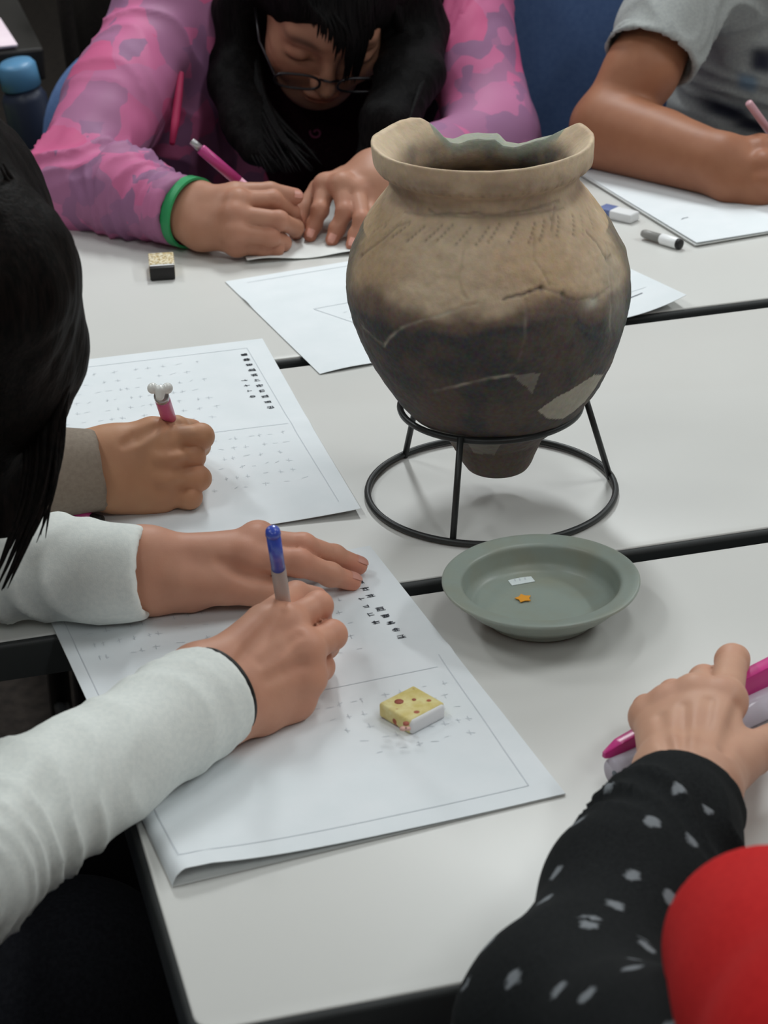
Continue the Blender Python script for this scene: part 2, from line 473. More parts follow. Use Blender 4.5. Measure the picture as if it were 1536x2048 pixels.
    for pts, kd, kp in cracks:
        d = np.full_like(R, 1.0)
        for a, b in zip(pts[:-1], pts[1:]):
            d = np.minimum(d, seg_d(dgs+wob, pz+wob, (a[0]*0.0017, a[1]), (b[0]*0.0017, b[1])))
        g = np.exp(-d*d/(2*0.0008**2))*front
        dr -= 0.0008*g
        if kd: dark = np.maximum(dark, kd*g)
        if kp: pale = np.maximum(pale, kp*np.exp(-d*d/(2*0.0008**2))*front*np.clip(0.50+0.75*fbm(X3, 110, 2, 4), 0, 1))
    for dg, zz, s, k in [(22, .2022, .0016, 1), (17, .2008, .0012, .8), (31, .1960, .0014, .9), (39, .2412, .0018, .6), (62, .2060, .0022, .6), (-60, .232, .0012, .5), (-69, .208, .0012, .5)]:
        g = np.exp(-(((np.degrees(PHI)-dg)*0.0017)**2+(pz-zz)**2)/(2*s*s))*front
        dr -= 0.0009*g; dark = np.maximum(dark, k*g)
    # ----- colour
    tan = np.array(srgb(216, 192, 160)[:3]); tan2 = np.array(srgb(196, 166, 134)[:3]); brown = np.array(srgb(122, 98, 80)[:3])
    soot = np.array(srgb(36, 36, 37)[:3]); soot2 = np.array(srgb(74, 60, 50)[:3]); plaster = np.array(srgb(196, 190, 172)[:3])
    nz1 = fbm(X3, 16, 4, 1); nz2 = fbm(X3, 45, 3, 2); nz3 = fbm(X3, 200, 2, 8)
    lerp = lambda a, b, t: a+(b-a)*np.clip(t, 0, 1)[..., None]
    sm = lambda x, a, b: (lambda t: t*t*(3-2*t))(np.clip((x-a)/(b-a), 0, 1))
    C = lerp(tan, tan2, 0.5+0.9*nz1+0.3*nz2)
    C = lerp(C, np.array(srgb(190, 158, 112)[:3]), np.clip(nz1*0.8+0.1, 0, 1)*0.5*(Z < .240))
    C = lerp(C, brown, sm(Z, .243, .248)*(1-sm(Z, .270, .279))*0.55*isout*(0.7+0.5*nz2))
    edge = 0.1795+0.006*np.cos(PHI*2.0+0.25)+0.009*nz1+0.005*nz2
    C = lerp(C, brown*0.75, sm(-Z, -(edge+0.016), -(edge+0.000))*isout)
    C = lerp(C, lerp(soot, soot2, 0.20+1.0*nz2+0.6*nz1), sm(-Z, -(edge+0.001), -(edge-0.010))*isout)
    C = lerp(C, brown*0.62, sm(-Z, -.075, -.045)*0.6*isout)
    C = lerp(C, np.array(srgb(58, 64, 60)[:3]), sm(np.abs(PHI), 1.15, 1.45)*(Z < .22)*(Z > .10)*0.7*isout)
    # plaster fills: polygons in (phi, height)
    def blob(dg, zz, w, hh, ex=2.0):
        return np.exp(-((np.abs((np.degrees(PHI)-dg)/w))**ex+np.abs((pz-zz)/hh)**ex))*front
    def poly(pts):
        x, y = np.degrees(PHI)+300*wob, pz+wob*0.7; ins = np.zeros(x.shape, bool)
        for (x1, y1), (x2, y2) in zip(pts, pts[1:]+pts[:1]):
            c = ((y1 > y) != (y2 > y)) & (x < (x2-x1)*(y-y1)/((y2-y1) or 1e-9)+x1); ins ^= c
        return ins*front
    C = lerp(C, plaster*0.80, poly([(22, .1037), (31, .113), (51, .1225), (62, .116), (56, .095), (42, .0869), (30, .092)])*0.9)
    C = lerp(C, plaster*0.42, poly([(9, .1392), (21, .1383), (18, .1205)])*0.75)
    C = lerp(C, plaster*0.36, poly([(-24, .0641), (8, .0729), (-2, .0478), (-30, .048)])*0.75)
    C = lerp(C, plaster*0.9, blob(45, .1838, 4.5, .0045)*1.0)
    C = lerp(C, plaster*0.62, blob(62, .180, 9, .028, 4)*0.45)
    # greenish grey plaster along the broken edge and inside the neck
    pl = np.array(srgb(150, 156, 140)[:3])
    brk = (lim < 0.2785)
    C = lerp(C, pl, brk*sm(Z, lim-0.006, lim-0.002)*0.85)
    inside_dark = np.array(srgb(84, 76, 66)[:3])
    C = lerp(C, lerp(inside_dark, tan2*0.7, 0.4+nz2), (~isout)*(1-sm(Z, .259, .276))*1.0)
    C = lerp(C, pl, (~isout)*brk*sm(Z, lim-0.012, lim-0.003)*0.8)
    C = C*(1+0.10*nz3[..., None])
    C = lerp(C, C*0.25, dark); C = lerp(C, plaster, pale)
    R2 = R+np.where(isout, dr, dr*0.5)
    lx, ly = np.cos(TH+base), np.sin(TH+base)
    lean = (Z-0.164)*np.array(-0.035)
    right = np.array([RIGHT[0], RIGHT[1]])/math.hypot(RIGHT[0], RIGHT[1])
    X = POT[0]+lx*R2+lean*right[0]; Yy = POT[1]+ly*R2+lean*right[1]
    # note: phi grows counter-clockwise seen from above = to the right in the photo
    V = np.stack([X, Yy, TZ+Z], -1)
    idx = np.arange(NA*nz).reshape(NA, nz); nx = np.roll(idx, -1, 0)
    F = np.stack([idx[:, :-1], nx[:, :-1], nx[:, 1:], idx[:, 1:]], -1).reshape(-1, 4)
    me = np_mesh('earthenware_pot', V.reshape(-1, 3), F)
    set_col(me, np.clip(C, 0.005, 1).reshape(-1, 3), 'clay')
    m = mat('fired_clay', (0.4, 0.3, 0.2, 1), 0.72, 0.25)
    at = N(m, 'ShaderNodeVertexColor', layer_name='clay')
    n = noise(m, 300, 4)
    L(m, mixc(m, 0.10, at.outputs[0], n.outputs['Color']), bsdf(m).inputs['Base Color'])
    bump(m, noise(m, 260, 4).outputs[0], 0.35, 0.0012)
    o = new_obj('earthenware_pot', me, m)
    tag(o, 'large brown earthenware pot with broken rim and blackened lower half on a wire stand', 'pot')
    return o
build_pot()

# ------------------------------------------------------------------ wire stand
M_WIRE = mat('black_wire', srgb(46, 48, 48), 0.42, 0.5, 0.3)
st = empty('wire_pot_stand', (POT[0], POT[1], TZ))
RB, RT, ZT, WR = 0.0962, 0.0655, 0.0775, 0.0026
ringp = lambda r, z, n=72: [(POT[0]+r*math.cos(2*math.pi*i/n), POT[1]+r*math.sin(2*math.pi*i/n), TZ+z) for i in range(n)]
tube('bottom_ring', ringp(RB, WR+0.0006), WR, M_WIRE, st, 10, True)
tube('top_ring', ringp(RT+0.0035, ZT-0.003), WR, M_WIRE, st, 10, True)
for px, py in ((905, 1084), (1224, 951), (803, 906)):
    p = P(px, py, 0.003); a = math.atan2(p[1]-POT[1], p[0]-POT[0])
    A = (POT[0]+(RB-0.0005)*math.cos(a), POT[1]+(RB-0.0005)*math.sin(a), TZ+0.001)
    Bq = (POT[0]+(RT+0.0075)*math.cos(a), POT[1]+(RT+0.0075)*math.sin(a), TZ+ZT+0.001)
    tube('leg', [A, Bq], WR*0.95, M_WIRE, st, 10)
tag(st, 'black wire ring stand with three legs holding the pot', 'pot stand')

# ------------------------------------------------------------------ celadon plate
def lathe(name, prof, c, m, parent=None, n=120, wob=0.0, seed=1, col=None):
    pr = np.array(prof); k = len(pr); th = np.arange(n)/n*2*math.pi
    TH, I = np.meshgrid(th, np.arange(k), indexing='ij')
    R = pr[I, 0]; Z = pr[I, 1]
    X = np.stack([np.cos(TH)*R, np.sin(TH)*R, Z], -1)
    R = R*(1+wob*fbm(X, 12, 2, seed)*2)
    V = np.stack([c[0]+np.cos(TH)*R, c[1]+np.sin(TH)*R, c[2]+Z+wob*0.06*fbm(X, 14, 2, seed+3)*(R > 0.03)], -1)
    idx = np.arange(n*k).reshape(n, k); nx = np.roll(idx, -1, 0)
    F = np.stack([idx[:, :-1], nx[:, :-1], nx[:, 1:], idx[:, 1:]], -1).reshape(-1, 4)
    me = np_mesh(name, V.reshape(-1, 3), F)
    return new_obj(name, me, m, parent)
pc = P(1082, 1164, 0.028); PLC = (pc[0], pc[1], TZ)
M_CEL = mat('celadon_glaze', srgb(128, 142, 130), 0.38, 0.45)
n1 = noise(M_CEL, 30, 4); L(M_CEL, ramp(M_CEL, n1.outputs[0], [(0.3, srgb(146, 150, 136)), (0.55, srgb(146, 156, 148)), (0.75, srgb(150, 157, 145))]), bsdf(M_CEL).inputs['Base Color'])
bump(M_CEL, noise(M_CEL, 180, 4).outputs[0], 0.15, 0.001)
plate = empty('celadon_plate', PLC)
PR = [(0.0, 0.004), (0.030, 0.004), (0.032, 0.0008), (0.036, 0.0006), (0.0385, 0.002), (0.040, 0.006), (0.046, 0.0095), (0.054, 0.0155), (0.0605, 0.0225), (0.0640, 0.0262),
      (0.0680, 0.0282), (0.0692, 0.0298), (0.0684, 0.0312), (0.0655, 0.0312), (0.0605, 0.0300), (0.0562, 0.0294), (0.0545, 0.0282), (0.0538, 0.0235), (0.0522, 0.0155), (0.0485, 0.0112), (0.042, 0.0096), (0.025, 0.0088), (0.0, 0.0086)]
prr = np.array(PR); s_ = np.r_[0, np.cumsum(_n(np.diff(prr, axis=0)))]; uu = np.linspace(0, s_[-1], 150)
PRS = np.stack([np.interp(uu, s_, prr[:, 0]), np.interp(uu, s_, prr[:, 1])], 1)
for _ in range(2): PRS[1:-1] = .25*PRS[:-2]+.5*PRS[1:-1]+.25*PRS[2:]
lathe('dish', PRS, PLC, M_CEL, plate, 140, 0.006)
tag(plate, 'shallow grey-green celadon plate with a white label and an orange sticker', 'plate')
def sticker(name, cpx, w, d, rz, m, parent, z=0.0094, star=False):
    c = P(cpx[0], cpx[1], z); pts = []
    if star:
        for k in range(10):
            r = w/2*(1.0 if k % 2 == 0 else 0.62); a = rz+k*math.pi/5; pts.append((r*math.cos(a), r*math.sin(a)))
    else:
        pts = [(-w/2, -d/2), (w/2, -d/2), (w/2, d/2), (-w/2, d/2)]
        pts = [(x*math.cos(rz)-y*math.sin(rz), x*math.sin(rz)+y*math.cos(rz)) for x, y in pts]
    k = len(pts)
    V = [(c[0]+x, c[1]+y, c[2]) for x, y in pts]+[(c[0]+x, c[1]+y, c[2]+0.0005) for x, y in pts]
    F = [tuple(range(k))[::-1], tuple(range(k, 2*k))]+[(i, (i+1) % k, k+(i+1) % k, k+i) for i in range(k)]
    return mesh(name, V, F, m, parent, False)
M_LABW = mat('white_label', srgb(228, 236, 236), 0.5); M_ORANGE = mat('orange_sticker', srgb(232, 158, 52), 0.5)
sticker('number_label', (1040, 1159), 0.0175, 0.0140, 0.05, M_LABW, plate, 0.0096)
sticker('round_sticker', (1047, 1197), 0.0125, 0.0125, 0.3, M_ORANGE, plate, 0.0096, True)
c = P(1040, 1159, 0.0096+0.0006)
for dx in (-0.0045, -0.001, 0.003):
    mesh('digit', [(c[0]+dx, c[1]-0.0015, c[2]), (c[0]+dx+0.0012, c[1]-0.0015, c[2]), (c[0]+dx+0.0016, c[1]+0.002, c[2]), (c[0]+dx+0.0006, c[1]+0.002, c[2])], [(0, 1, 2, 3)], M_INKF, plate, False)

# ------------------------------------------------------------------ papers
class Sheet:
    """one sheet of paper: FL, FR, NR, NL corners in world XY; z(u, v) lift above the table top"""
    def __init__(s, FL, FR, NR, NL, zf):
        s.c = [np.asarray(p, float)[:2] for p in (FL, FR, NR, NL)]; s.zf = zf
    def at(s, u, v, dz=0.0):
        u = np.asarray(u, float); v = np.asarray(v, float)
        a, b, c, d = s.c
        p = (1-u)[..., None]*(1-v)[..., None]*a+u[..., None]*(1-v)[..., None]*b+u[..., None]*v[..., None]*c+(1-u)[..., None]*v[..., None]*d
        return np.concatenate([p, (TZ+s.zf(u, v)+dz)[..., None]], -1)
    def uv(s, px, py, h=0.001):
        w = P(px, py, h)[:2]; u = v = 0.5
        for _ in range(30):
            e = 1e-4; f0 = s.at(u, v)[:2]-w
            J = np.stack([(s.at(u+e, v)[:2]-w-f0)/e, (s.at(u, v+e)[:2]-w-f0)/e], 1)
            du = np.linalg.solve(J, -f0); u += du[0]; v += du[1]
        return u, v
    def build(s, name, m, parent=None, nu=48, nv=48, th=0.00035):
        U, W = np.meshgrid(np.linspace(0, 1, nu), np.linspace(0, 1, nv), indexing='ij')
        top = s.at(U, W, th).reshape(-1, 3); bot = s.at(U, W).reshape(-1, 3); k = nu*nv
        idx = np.arange(k).reshape(nu, nv)
        q = np.stack([idx[:-1, :-1], idx[:-1, 1:], idx[1:, 1:], idx[1:, :-1]], -1).reshape(-1, 4)
        F = [q, q[:, ::-1]+k]
        ring = np.r_[idx[:, 0], idx[-1, 1:], idx[-2::-1, -1], idx[0, -2:0:-1]]; r2 = np.roll(ring, -1)
        F.append(np.stack([ring, r2, r2+k, ring+k], 1))
        me = np_mesh(name, np.r_[top, bot], np.concatenate(F)); s.th = th
        bm = bmesh.new(); bm.from_mesh(me); bmesh.ops.recalc_face_normals(bm, faces=bm.faces); bm.to_mesh(me); bm.free()
        o = new_obj(name, me, m, parent); sharp(o, 60); return o
    def strokes(s, name, segs, w, m, parent):
        """ink lines lying on the sheet: segs = [(u0, v0, u1, v1)], w = width in metres"""
        V, F = [], []
        for u0, v0, u1, v1 in segs:
            n = max(2, int(math.hypot(u1-u0, v1-v0)*24)+1)
            t = np.linspace(0, 1, n); A = s.at(u0+(u1-u0)*t, v0+(v1-v0)*t, s.th+0.0003)
            d = A[-1]-A[0]; d[2] = 0; d /= max(np.linalg.norm(d), 1e-9); nrm = np.array([-d[1], d[0], 0])*w/2
            b = len(V)
            for q in A: V += [q-nrm, q+nrm]
            F += [(b+2*i, b+2*i+2, b+2*i+3, b+2*i+1) for i in range(n-1)]
        o = mesh(name, V, F, m, parent, False)
        if name == 'faint_text': o['kind'] = 'stuff'
        return o
def glyph(u, v, su, sv, rnd, dense=1.0):
    """a small brush character made of a few strokes inside a cell centred on (u, v)"""
    out = []
    for k in range(int(3*dense)):
        y = v+sv*(-0.4+0.8*(k+0.5)/int(3*dense)+rnd.uniform(-.08, .08)); a = rnd.uniform(.25, .48)
        out.append((u-su*a, y, u+su*a, y+sv*rnd.uniform(-.1, .1)))
    for k in range(int(2*dense)):
        x = u+su*rnd.uniform(-.35, .35); out.append((x, v-sv*rnd.uniform(.2, .48), x+su*rnd.uniform(-.15, .15), v+sv*rnd.uniform(.2, .48)))
    return out
def text_along(sh, p0, p1, n, h, rnd, dense):
    """n characters from photo pixel p0 to p1 on the sheet, as stroke segments; h = cell height in metres"""
    a = np.array(sh.uv(*p0)); b = np.array(sh.uv(*p1))
    lu = np.linalg.norm(sh.c[1]-sh.c[0]); lv = np.linalg.norm(sh.c[3]-sh.c[0]); segs = []
    for i in range(n):
        c = a+(b-a)*(i+0.5)/n
        if dense[i] <= 0: continue
        segs += glyph(c[0], c[1], h/lu, h/lv*0.92, rnd, dense[i])
    return segs
def faint_lines(sh, rows, rnd):
    segs = []
    for (u0, u1, v, gap) in rows:
        u = u0
        while u < u1:
            l = rnd.uniform(.012, .03); segs += [(u, v+rnd.uniform(-.004, .004), u+l*.8, v+rnd.uniform(-.006, .006))]
            if rnd.random() < .6: segs += [(u+l*.4, v-.008, u+l*.3, v+.008)]
            u += l+rnd.uniform(.004, gap)
    return segs

# --- worksheet of the child in white, folded double, bulging at its near fold
def zC(u, v):
    u = np.asarray(u, float); v = np.asarray(v, float)
    near = np.clip((v-0.55)/0.45, 0, 1)**2
    prof = np.clip(u/0.035, 0, 1)**0.5*np.exp(-np.clip(u-0.10, 0, None)/0.22)*np.clip((0.85-u)/0.25, 0, 1)
    crease = 0.0011*np.exp(-((v-0.46)/0.022)**2)+0.0006*np.exp(-((v-0.72)/0.08)**2)*u
    return 0.0016+0.0090*near*prof+crease+0.0015*np.clip(u/0.02, 0, 1)*np.exp(-u/.05)*(0.3+0.7*v)
C4 = [P(86, 1213), P(740, 1096), P(1131, 1592), P(345, 1776)]
sC = Sheet(*C4, zC)
wsC = empty('folded_worksheet', sum(C4)/4)
Sheet(*C4, lambda u, v: 0.0006+0*np.asarray(u, float)).build('lower_leaf', M_PAPER2, wsC, 12, 12, 0.0003)
sC.build('upper_leaf', M_PAPER, wsC, 90, 90)
rnd = random.Random(3)
tl = text_along(sC, (706, 1148), (808, 1284), 10, 0.0068, rnd, [1, 1, 1, 1.2, 0, 1.7, 1.7, 1.5, 1.3, 1.3])
tl += text_along(sC, (718, 1192), (757, 1256), 4, 0.0062, rnd, [.5, .7, .7, 1.3])
sC.strokes('printed_title', tl, 0.0007, M_INK, wsC)
fr = [(.035, .03, .035, .955), (.035, .955, .93, .955), (.93, .955, .955, .48)]
a = sC.uv(640, 1395); b = sC.uv(925, 1335); fr += [(.40, .52, .93, .52)]
sC.strokes('printed_frame', fr, 0.0006, M_INKF, wsC)
rows = [(.55+.02*k, .92, .58+.045*k, .05) for k in range(5)]+[(.62, .80, .20+.05*k, .04) for k in range(5)]+[(.08, .42, .10+.05*k, .06) for k in range(4)]
sC.strokes('faint_text', faint_lines(sC, rows, rnd), 0.0005, M_INKF, wsC)
tag(wsC, 'folded white worksheet bulging at its near edge, under the hand with the blue-capped pen', 'paper')

# --- worksheet of the child in the brown sleeve
FR_ = P(525, 680); NR_ = P(722, 1031); ed = NR_-FR_; perp = np.array([ed[1], -ed[0], 0])/np.linalg.norm(ed)*-0.257
if perp[0] > 0: perp = -perp
D4 = [FR_+perp, FR_, NR_, NR_+perp*0.99+np.array([0, 0.006, 0])]
def zD(u, v):
    u = np.asarray(u, float); v = np.asarray(v, float)
    return 0.0012+0.0045*np.clip((u-.55)/.45, 0, 1)**2*np.clip((v-.55)/.45, 0, 1)+0.0010*np.exp(-((v-.52)/.03)**2)+0.0025*np.clip(1-u/.3, 0, 1)*np.clip(1-v/.6, 0, 1)
sD = Sheet(*D4, zD); wsD = empty('worksheet', sum(D4)/4)
sD.build('leaf', M_PAPER, wsD, 60, 60)
tl = text_along(sD, (486, 706), (544, 822), 11, 0.0072, rnd, [2, 2, 1.6, 1.6, 1.4, .7, 1.3, 1.3, 1, 1, 1.2])
tl += text_along(sD, (486, 757), (508, 800), 4, 0.0062, rnd, [.5, .6, .6, 1.2])
sD.strokes('printed_title', tl, 0.0008, M_INK, wsD)
rows = [(.12, .74, .10+.055*k, .05) for k in range(7)]+[(.60, .9, .56+.05*k, .05) for k in range(6)]
segs = faint_lines(sD, rows, rnd)
sD.strokes('faint_text', segs, 0.0005, M_INKF, wsD)
sD.strokes('printed_frame', [(.05, .05, .93, .05), (.93, .05, .95, .95), (.05, .52, .93, .52)], 0.0006, M_INKF, wsD)
tag(wsD, 'white printed worksheet under the fist holding the pink pencil', 'paper')

# --- large sheet across the table gap behind the pot
S4 = [np.array([.357, 2.058]), np.array([.718, 2.105]), np.array([.752, 1.848]), np.array([.391, 1.800])]
def zS(u, v):
    u = np.asarray(u, float); v = np.asarray(v, float)
    return 0.0008+0.012*np.clip((u-.80)/.2, 0, 1)**2*np.clip((v-.5)/.5, 0, 1)+0.003*np.clip(1-u/.25, 0, 1)*np.clip((v-.75)/.25, 0, 1)*np.sin(np.clip(u/.25, 0, 1)*3.14)+0.0012*np.exp(-((v-.25)/.05)**2)
sS = Sheet(*S4, zS); wsS = empty('printed_sheet', (.55, 1.95, TZ))
sS.build('leaf', M_PAPER, wsS, 50, 50)
sS.strokes('printed_frame', [(.14, .42, .55, .40), (.14, .42, .30, .95), (.80, .80, .96, .80), (.05, .05, .93, .05)], 0.0007, M_INKF, wsS)
sS.strokes('pencil_line', [(.84, .86, .935, .84)], 0.0016, M_INKM, wsS)
sS.strokes('faint_text', faint_lines(sS, [(.2, .6, .5+.06*k, .06) for k in range(5)], rnd), 0.0005, M_INKF, wsS)
tag(wsS, 'wide white sheet lying across the table gap, half hidden behind the pot', 'paper')

# --- crumpled sheet under the hands of the child in pink
A4 = [np.array([.395, 2.277]), np.array([.66, 2.272]), np.array([.645, 2.082]), np.array([.388, 2.100])]
def zA(u, v):
    u = np.asarray(u, float); v = np.asarray(v, float)
    return 0.0014+0.0042*np.clip((v-.55)/.45, 0, 1)**2*(0.5+0.5*np.sin(u*17+0.6))*np.clip(1.2-u, 0, 1)
sA = Sheet(*A4, zA); wsA = empty('crumpled_sheet', (.51, 2.18, TZ))
sA.build('leaf', M_PAPER2, wsA, 70, 40)
sA.strokes('faint_text', faint_lines(sA, [(.2, .8, .2+.1*k, .06) for k in range(6)], rnd), 0.0005, M_INKF, wsA)
tag(wsA, 'wavy-edged sheet of paper under the hands of the child in pink', 'paper')

# --- notebook of the child in grey
a = P(1172, 352, .004); b = P(1392, 487, .004); dl = (b-a)/np.linalg.norm(b-a); dn = np.array([-dl[1], dl[0], 0])
if dn[0] < 0: dn = -dn
FL = b-dl*0.262; NL = b; B4 = [FL, FL+dn*0.36, NL+dn*0.36, NL]
nb = empty('notebook', (B4[0]+B4[2])/2)
for k in range(4):
    off = 0.0008*np.array([math.sin(k*2.1), math.cos(k*1.3), 0])*2
    sh = Sheet(*[p+off for p in B4], (lambda k: lambda u, v: 0.0006+0.0010*k+0*np.asarray(u, float)+(0.0012*np.clip(1-np.asarray(u, float)/.5, 0, 1)*np.asarray(v, float) if k == 3 else 0))(k))
    sh.build('page', M_PAPER if k == 3 else M_PAPER2, nb, 20, 20, 0.0008)
u0, v0 = sh.uv(1367, 437, .005); sh.strokes('pencil_mark', [(u0-.01, v0+.01, u0, v0), (u0, v0, u0+.016, v0-.002)], 0.0012, M_INKM, nb)
tag(nb, 'stack of blank white sheets under the bare forearm', 'paper stack')

# ------------------------------------------------------------------ erasers and small things
def rot_from(p, q):
    return math.atan2(q[1]-p[1], q[0]-p[0])
def clean_box(name, c, s, rz, m, parent, bevel=0.001, segs=3):
    return box(name, c, s, m, parent, rz, bevel, segs, True)
# eraser with a black sleeve
p = P(300, 563); q = P(352, 560); rz = rot_from(p, q)+0.03; c = (p+q)/2
fwd = np.array([-math.sin(rz), math.cos(rz), 0])
er = empty('eraser', c)
M_CREAM = mottled('eraser_sleeve_cream', srgb(206, 190, 140), srgb(222, 212, 184), 260, 0.5)
n_ = noise(M_CREAM, 420, 3); L(M_CREAM, ramp(M_CREAM, n_.outputs[0], [(0.45, srgb(226, 218, 196)), (0.56, srgb(196, 164, 88)), (0.62, srgb(120, 96, 60))]), bsdf(M_CREAM).inputs['Base Color'])
M_ERW = mat('eraser_white', srgb(225, 225, 226), 0.6)
o = c+fwd*0.0035; clean_box('rubber_end', (o[0], o[1], TZ+0.0071), (0.0245, 0.0075, 0.0130), rz, M_BLACK, er, 0.0012)
o = c+fwd*0.0090; clean_box('rubber_body', (o[0], o[1], TZ+0.0069), (0.0238, 0.0050, 0.0126), rz, M_ERW, er, 0.0008)
o = c+fwd*0.0270; clean_box('paper_sleeve', (o[0], o[1], TZ+0.0072), (0.0250, 0.0330, 0.0136), rz, M_CREAM, er, 0.0010)
tag(er, 'small eraser with a black end and a cream patterned sleeve beside the pink cuff', 'eraser')
# worn eraser with printed sleeve on the folded worksheet
zp = 0.0022
p0 = P(824, 1472, zp); p1 = P(892, 1436, zp); p2 = P(760, 1434, zp)
ax = p1-p0; bx = p2-p0
M_YEL = mat('eraser_print', srgb(226, 214, 150), 0.5, 0.35)
n_ = noise(M_YEL, 130, 3); cA = ramp(M_YEL, n_.outputs[0], [(0.35, srgb(230, 220, 160)), (0.5, srgb(222, 206, 140)), (0.68, srgb(214, 196, 120))])
vn = N(M_YEL, 'ShaderNodeTexVoronoi'); vn.inputs['Scale'].default_value = 95
tc_ = N(M_YEL, 'ShaderNodeTexCoord'); L(M_YEL, tc_.outputs['Object'], vn.inputs['Vector'])
f_ = ramp(M_YEL, vn.outputs['Distance'], [(0.16, (1, 1, 1, 1)), (0.22, (0, 0, 0, 1))])
cB = mixc(M_YEL, f_, cA, srgb(170, 92, 66)); L(M_YEL, cB, bsdf(M_YEL).inputs['Base Color'])
e2 = empty('patterned_eraser', (p0+p1+p2)/3)
def prism(name, base, ax, bx, h, m, parent, bev, t0=0.0, t1=1.0, s0=0.0, s1=1.0, z0=0.0):
    bm = bmesh.new(); vs = []
    for zz in (z0, z0+h):
        for (s_, t_) in ((s0, t0), (s1, t0), (s1, t1), (s0, t1)):
            w = base+ax*s_+bx*t_; vs.append(bm.verts.new((w[0], w[1], base[2]+zz)))
    for f in ((3, 2, 1, 0), (4, 5, 6, 7), (0, 1, 5, 4), (1, 2, 6, 5), (2, 3, 7, 6), (3, 0, 4, 7)): bm.faces.new([vs[i] for i in f])
    return bm_obj(name, bm, m, parent, True, bev, 3)
prism('rubber', p0, ax, bx, 0.0102, M_ERW, e2, 0.0022)
prism('printed_sleeve', p0, ax, bx, 0.0106, M_YEL, e2, 0.0020, 0.045, 1.02, -0.02, 1.02, 0.0002)
cp = sC.at(*[np.array(x) for x in sC.uv(800, 1404, .011)])
M_RED = mat('print_red', srgb(168, 92, 74), 0.5); M_PNK = mat('print_pink', srgb(214, 170, 158), 0.5)
for (qx, qy, r, mm) in ((798, 1403, .0030, M_RED), (828, 1399, .0014, M_RED), (812, 1446, .0020, M_RED), (806, 1456, .0022, M_PNK), (816, 1456, .0018, M_PNK)):
    w = P(qx, qy, zp+0.0110)
    tube('printed_spot', [(w[0], w[1], TZ+zp+0.0100), (w[0], w[1], TZ+zp+0.0111)], r, mm, e2, 12)
tag(e2, 'pale yellow patterned eraser with red spots on the folded worksheet', 'eraser')
# small white eraser with blue band right of the pot
p = P(1205, 428); q = P(1262, 434); rz = -0.95
ew = empty('white_eraser', (p+q)/2)
M_CLB = mat('blue_band', srgb(98, 112, 160), 0.5)
c = P(1222, 425, .005)
d = np.array([math.cos(rz), math.sin(rz), 0])
clean_box('rubber', (c[0]+d[0]*.010, c[1]+d[1]*.010, TZ+0.0052), (0.040, 0.017, 0.0096), rz, M_ERW, ew, 0.0018)
clean_box('printed_band', (c[0]-d[0]*.004, c[1]-d[1]*.004, TZ+0.0053), (0.016, 0.0176, 0.0101), rz, M_CLB, ew, 0.0012)
tag(ew, 'white eraser with a blue band beside the paper stack, right of the pot', 'eraser')
# marker
def stick(name, a, b, prof_parts, label, cat, n=20):
    """a straight pen from a to b; prof_parts = [(part name, [(t, r)...], material)]"""
    e = empty(name, a)
    for pn, prof, m in prof_parts: cyl_profile(pn, a, b, prof, m, e, n)
    tag(e, label, cat); return e
M_GREYP = mat('grey_plastic', srgb(140, 138, 134), 0.4); M_WHT = mat('white_plastic', srgb(245, 246, 246), 0.35, 0.5)
a = P(1362, 489, .0058); b = P(1284, 466, .0058)
Lm = np.linalg.norm(b-a)
stick('marker_pen', a, b, [('end_plug', [(0, .0036), (.0005, .0050), (.004, .0053)], M_BLACK),
     ('cap', [(.004, .0054), (.005, .0057), (Lm*.48, .0057), (Lm*.50, .0050)], M_WHT),
     ('barrel', [(Lm*.50, .0047), (Lm*.92, .0045), (Lm*.98, .0036), (Lm, .0015)], M_GREYP)],
     'short marker with white cap and black end lying by the paper stack', 'pen')
# bits lying by the brown sleeve

# ------------------------------------------------------------------ people: tools
def skin_mat(name, base, deep):
    m = mat(name, base, 0.52, 0.32, sub=0.10)
    at = N(m, 'ShaderNodeVertexColor', layer_name='tint')
    n = noise(m, 55, 4); n2 = noise(m, 9, 2)
    c = mixc(m, ramp(m, n.outputs[0], [(0.35, (0, 0, 0, 1)), (0.70, (0.35, 0.35, 0.35, 1))]), base, deep)
    c = mixc(m, ramp(m, n2.outputs[0], [(0.40, (0, 0, 0, 1)), (0.65, (0.25, 0.25, 0.25, 1))]), c, deep)
    x = N(m, 'ShaderNodeMix'); x.data_type = 'RGBA'; x.blend_type = 'MULTIPLY'; x.inputs[0].default_value = 1.0
    L(m, c, x.inputs[6]); L(m, at.outputs[0], x.inputs[7]); L(m, x.outputs[2], bsdf(m).inputs['Base Color'])
    bump(m, noise(m, 700, 3).outputs[0], 0.10, 0.0006)
    return m
def W4(t):
    return P(t[0], t[1], t[2])
def lerp3(a, b, t): return np.asarray(a)+(np.asarray(b)-np.asarray(a))*t
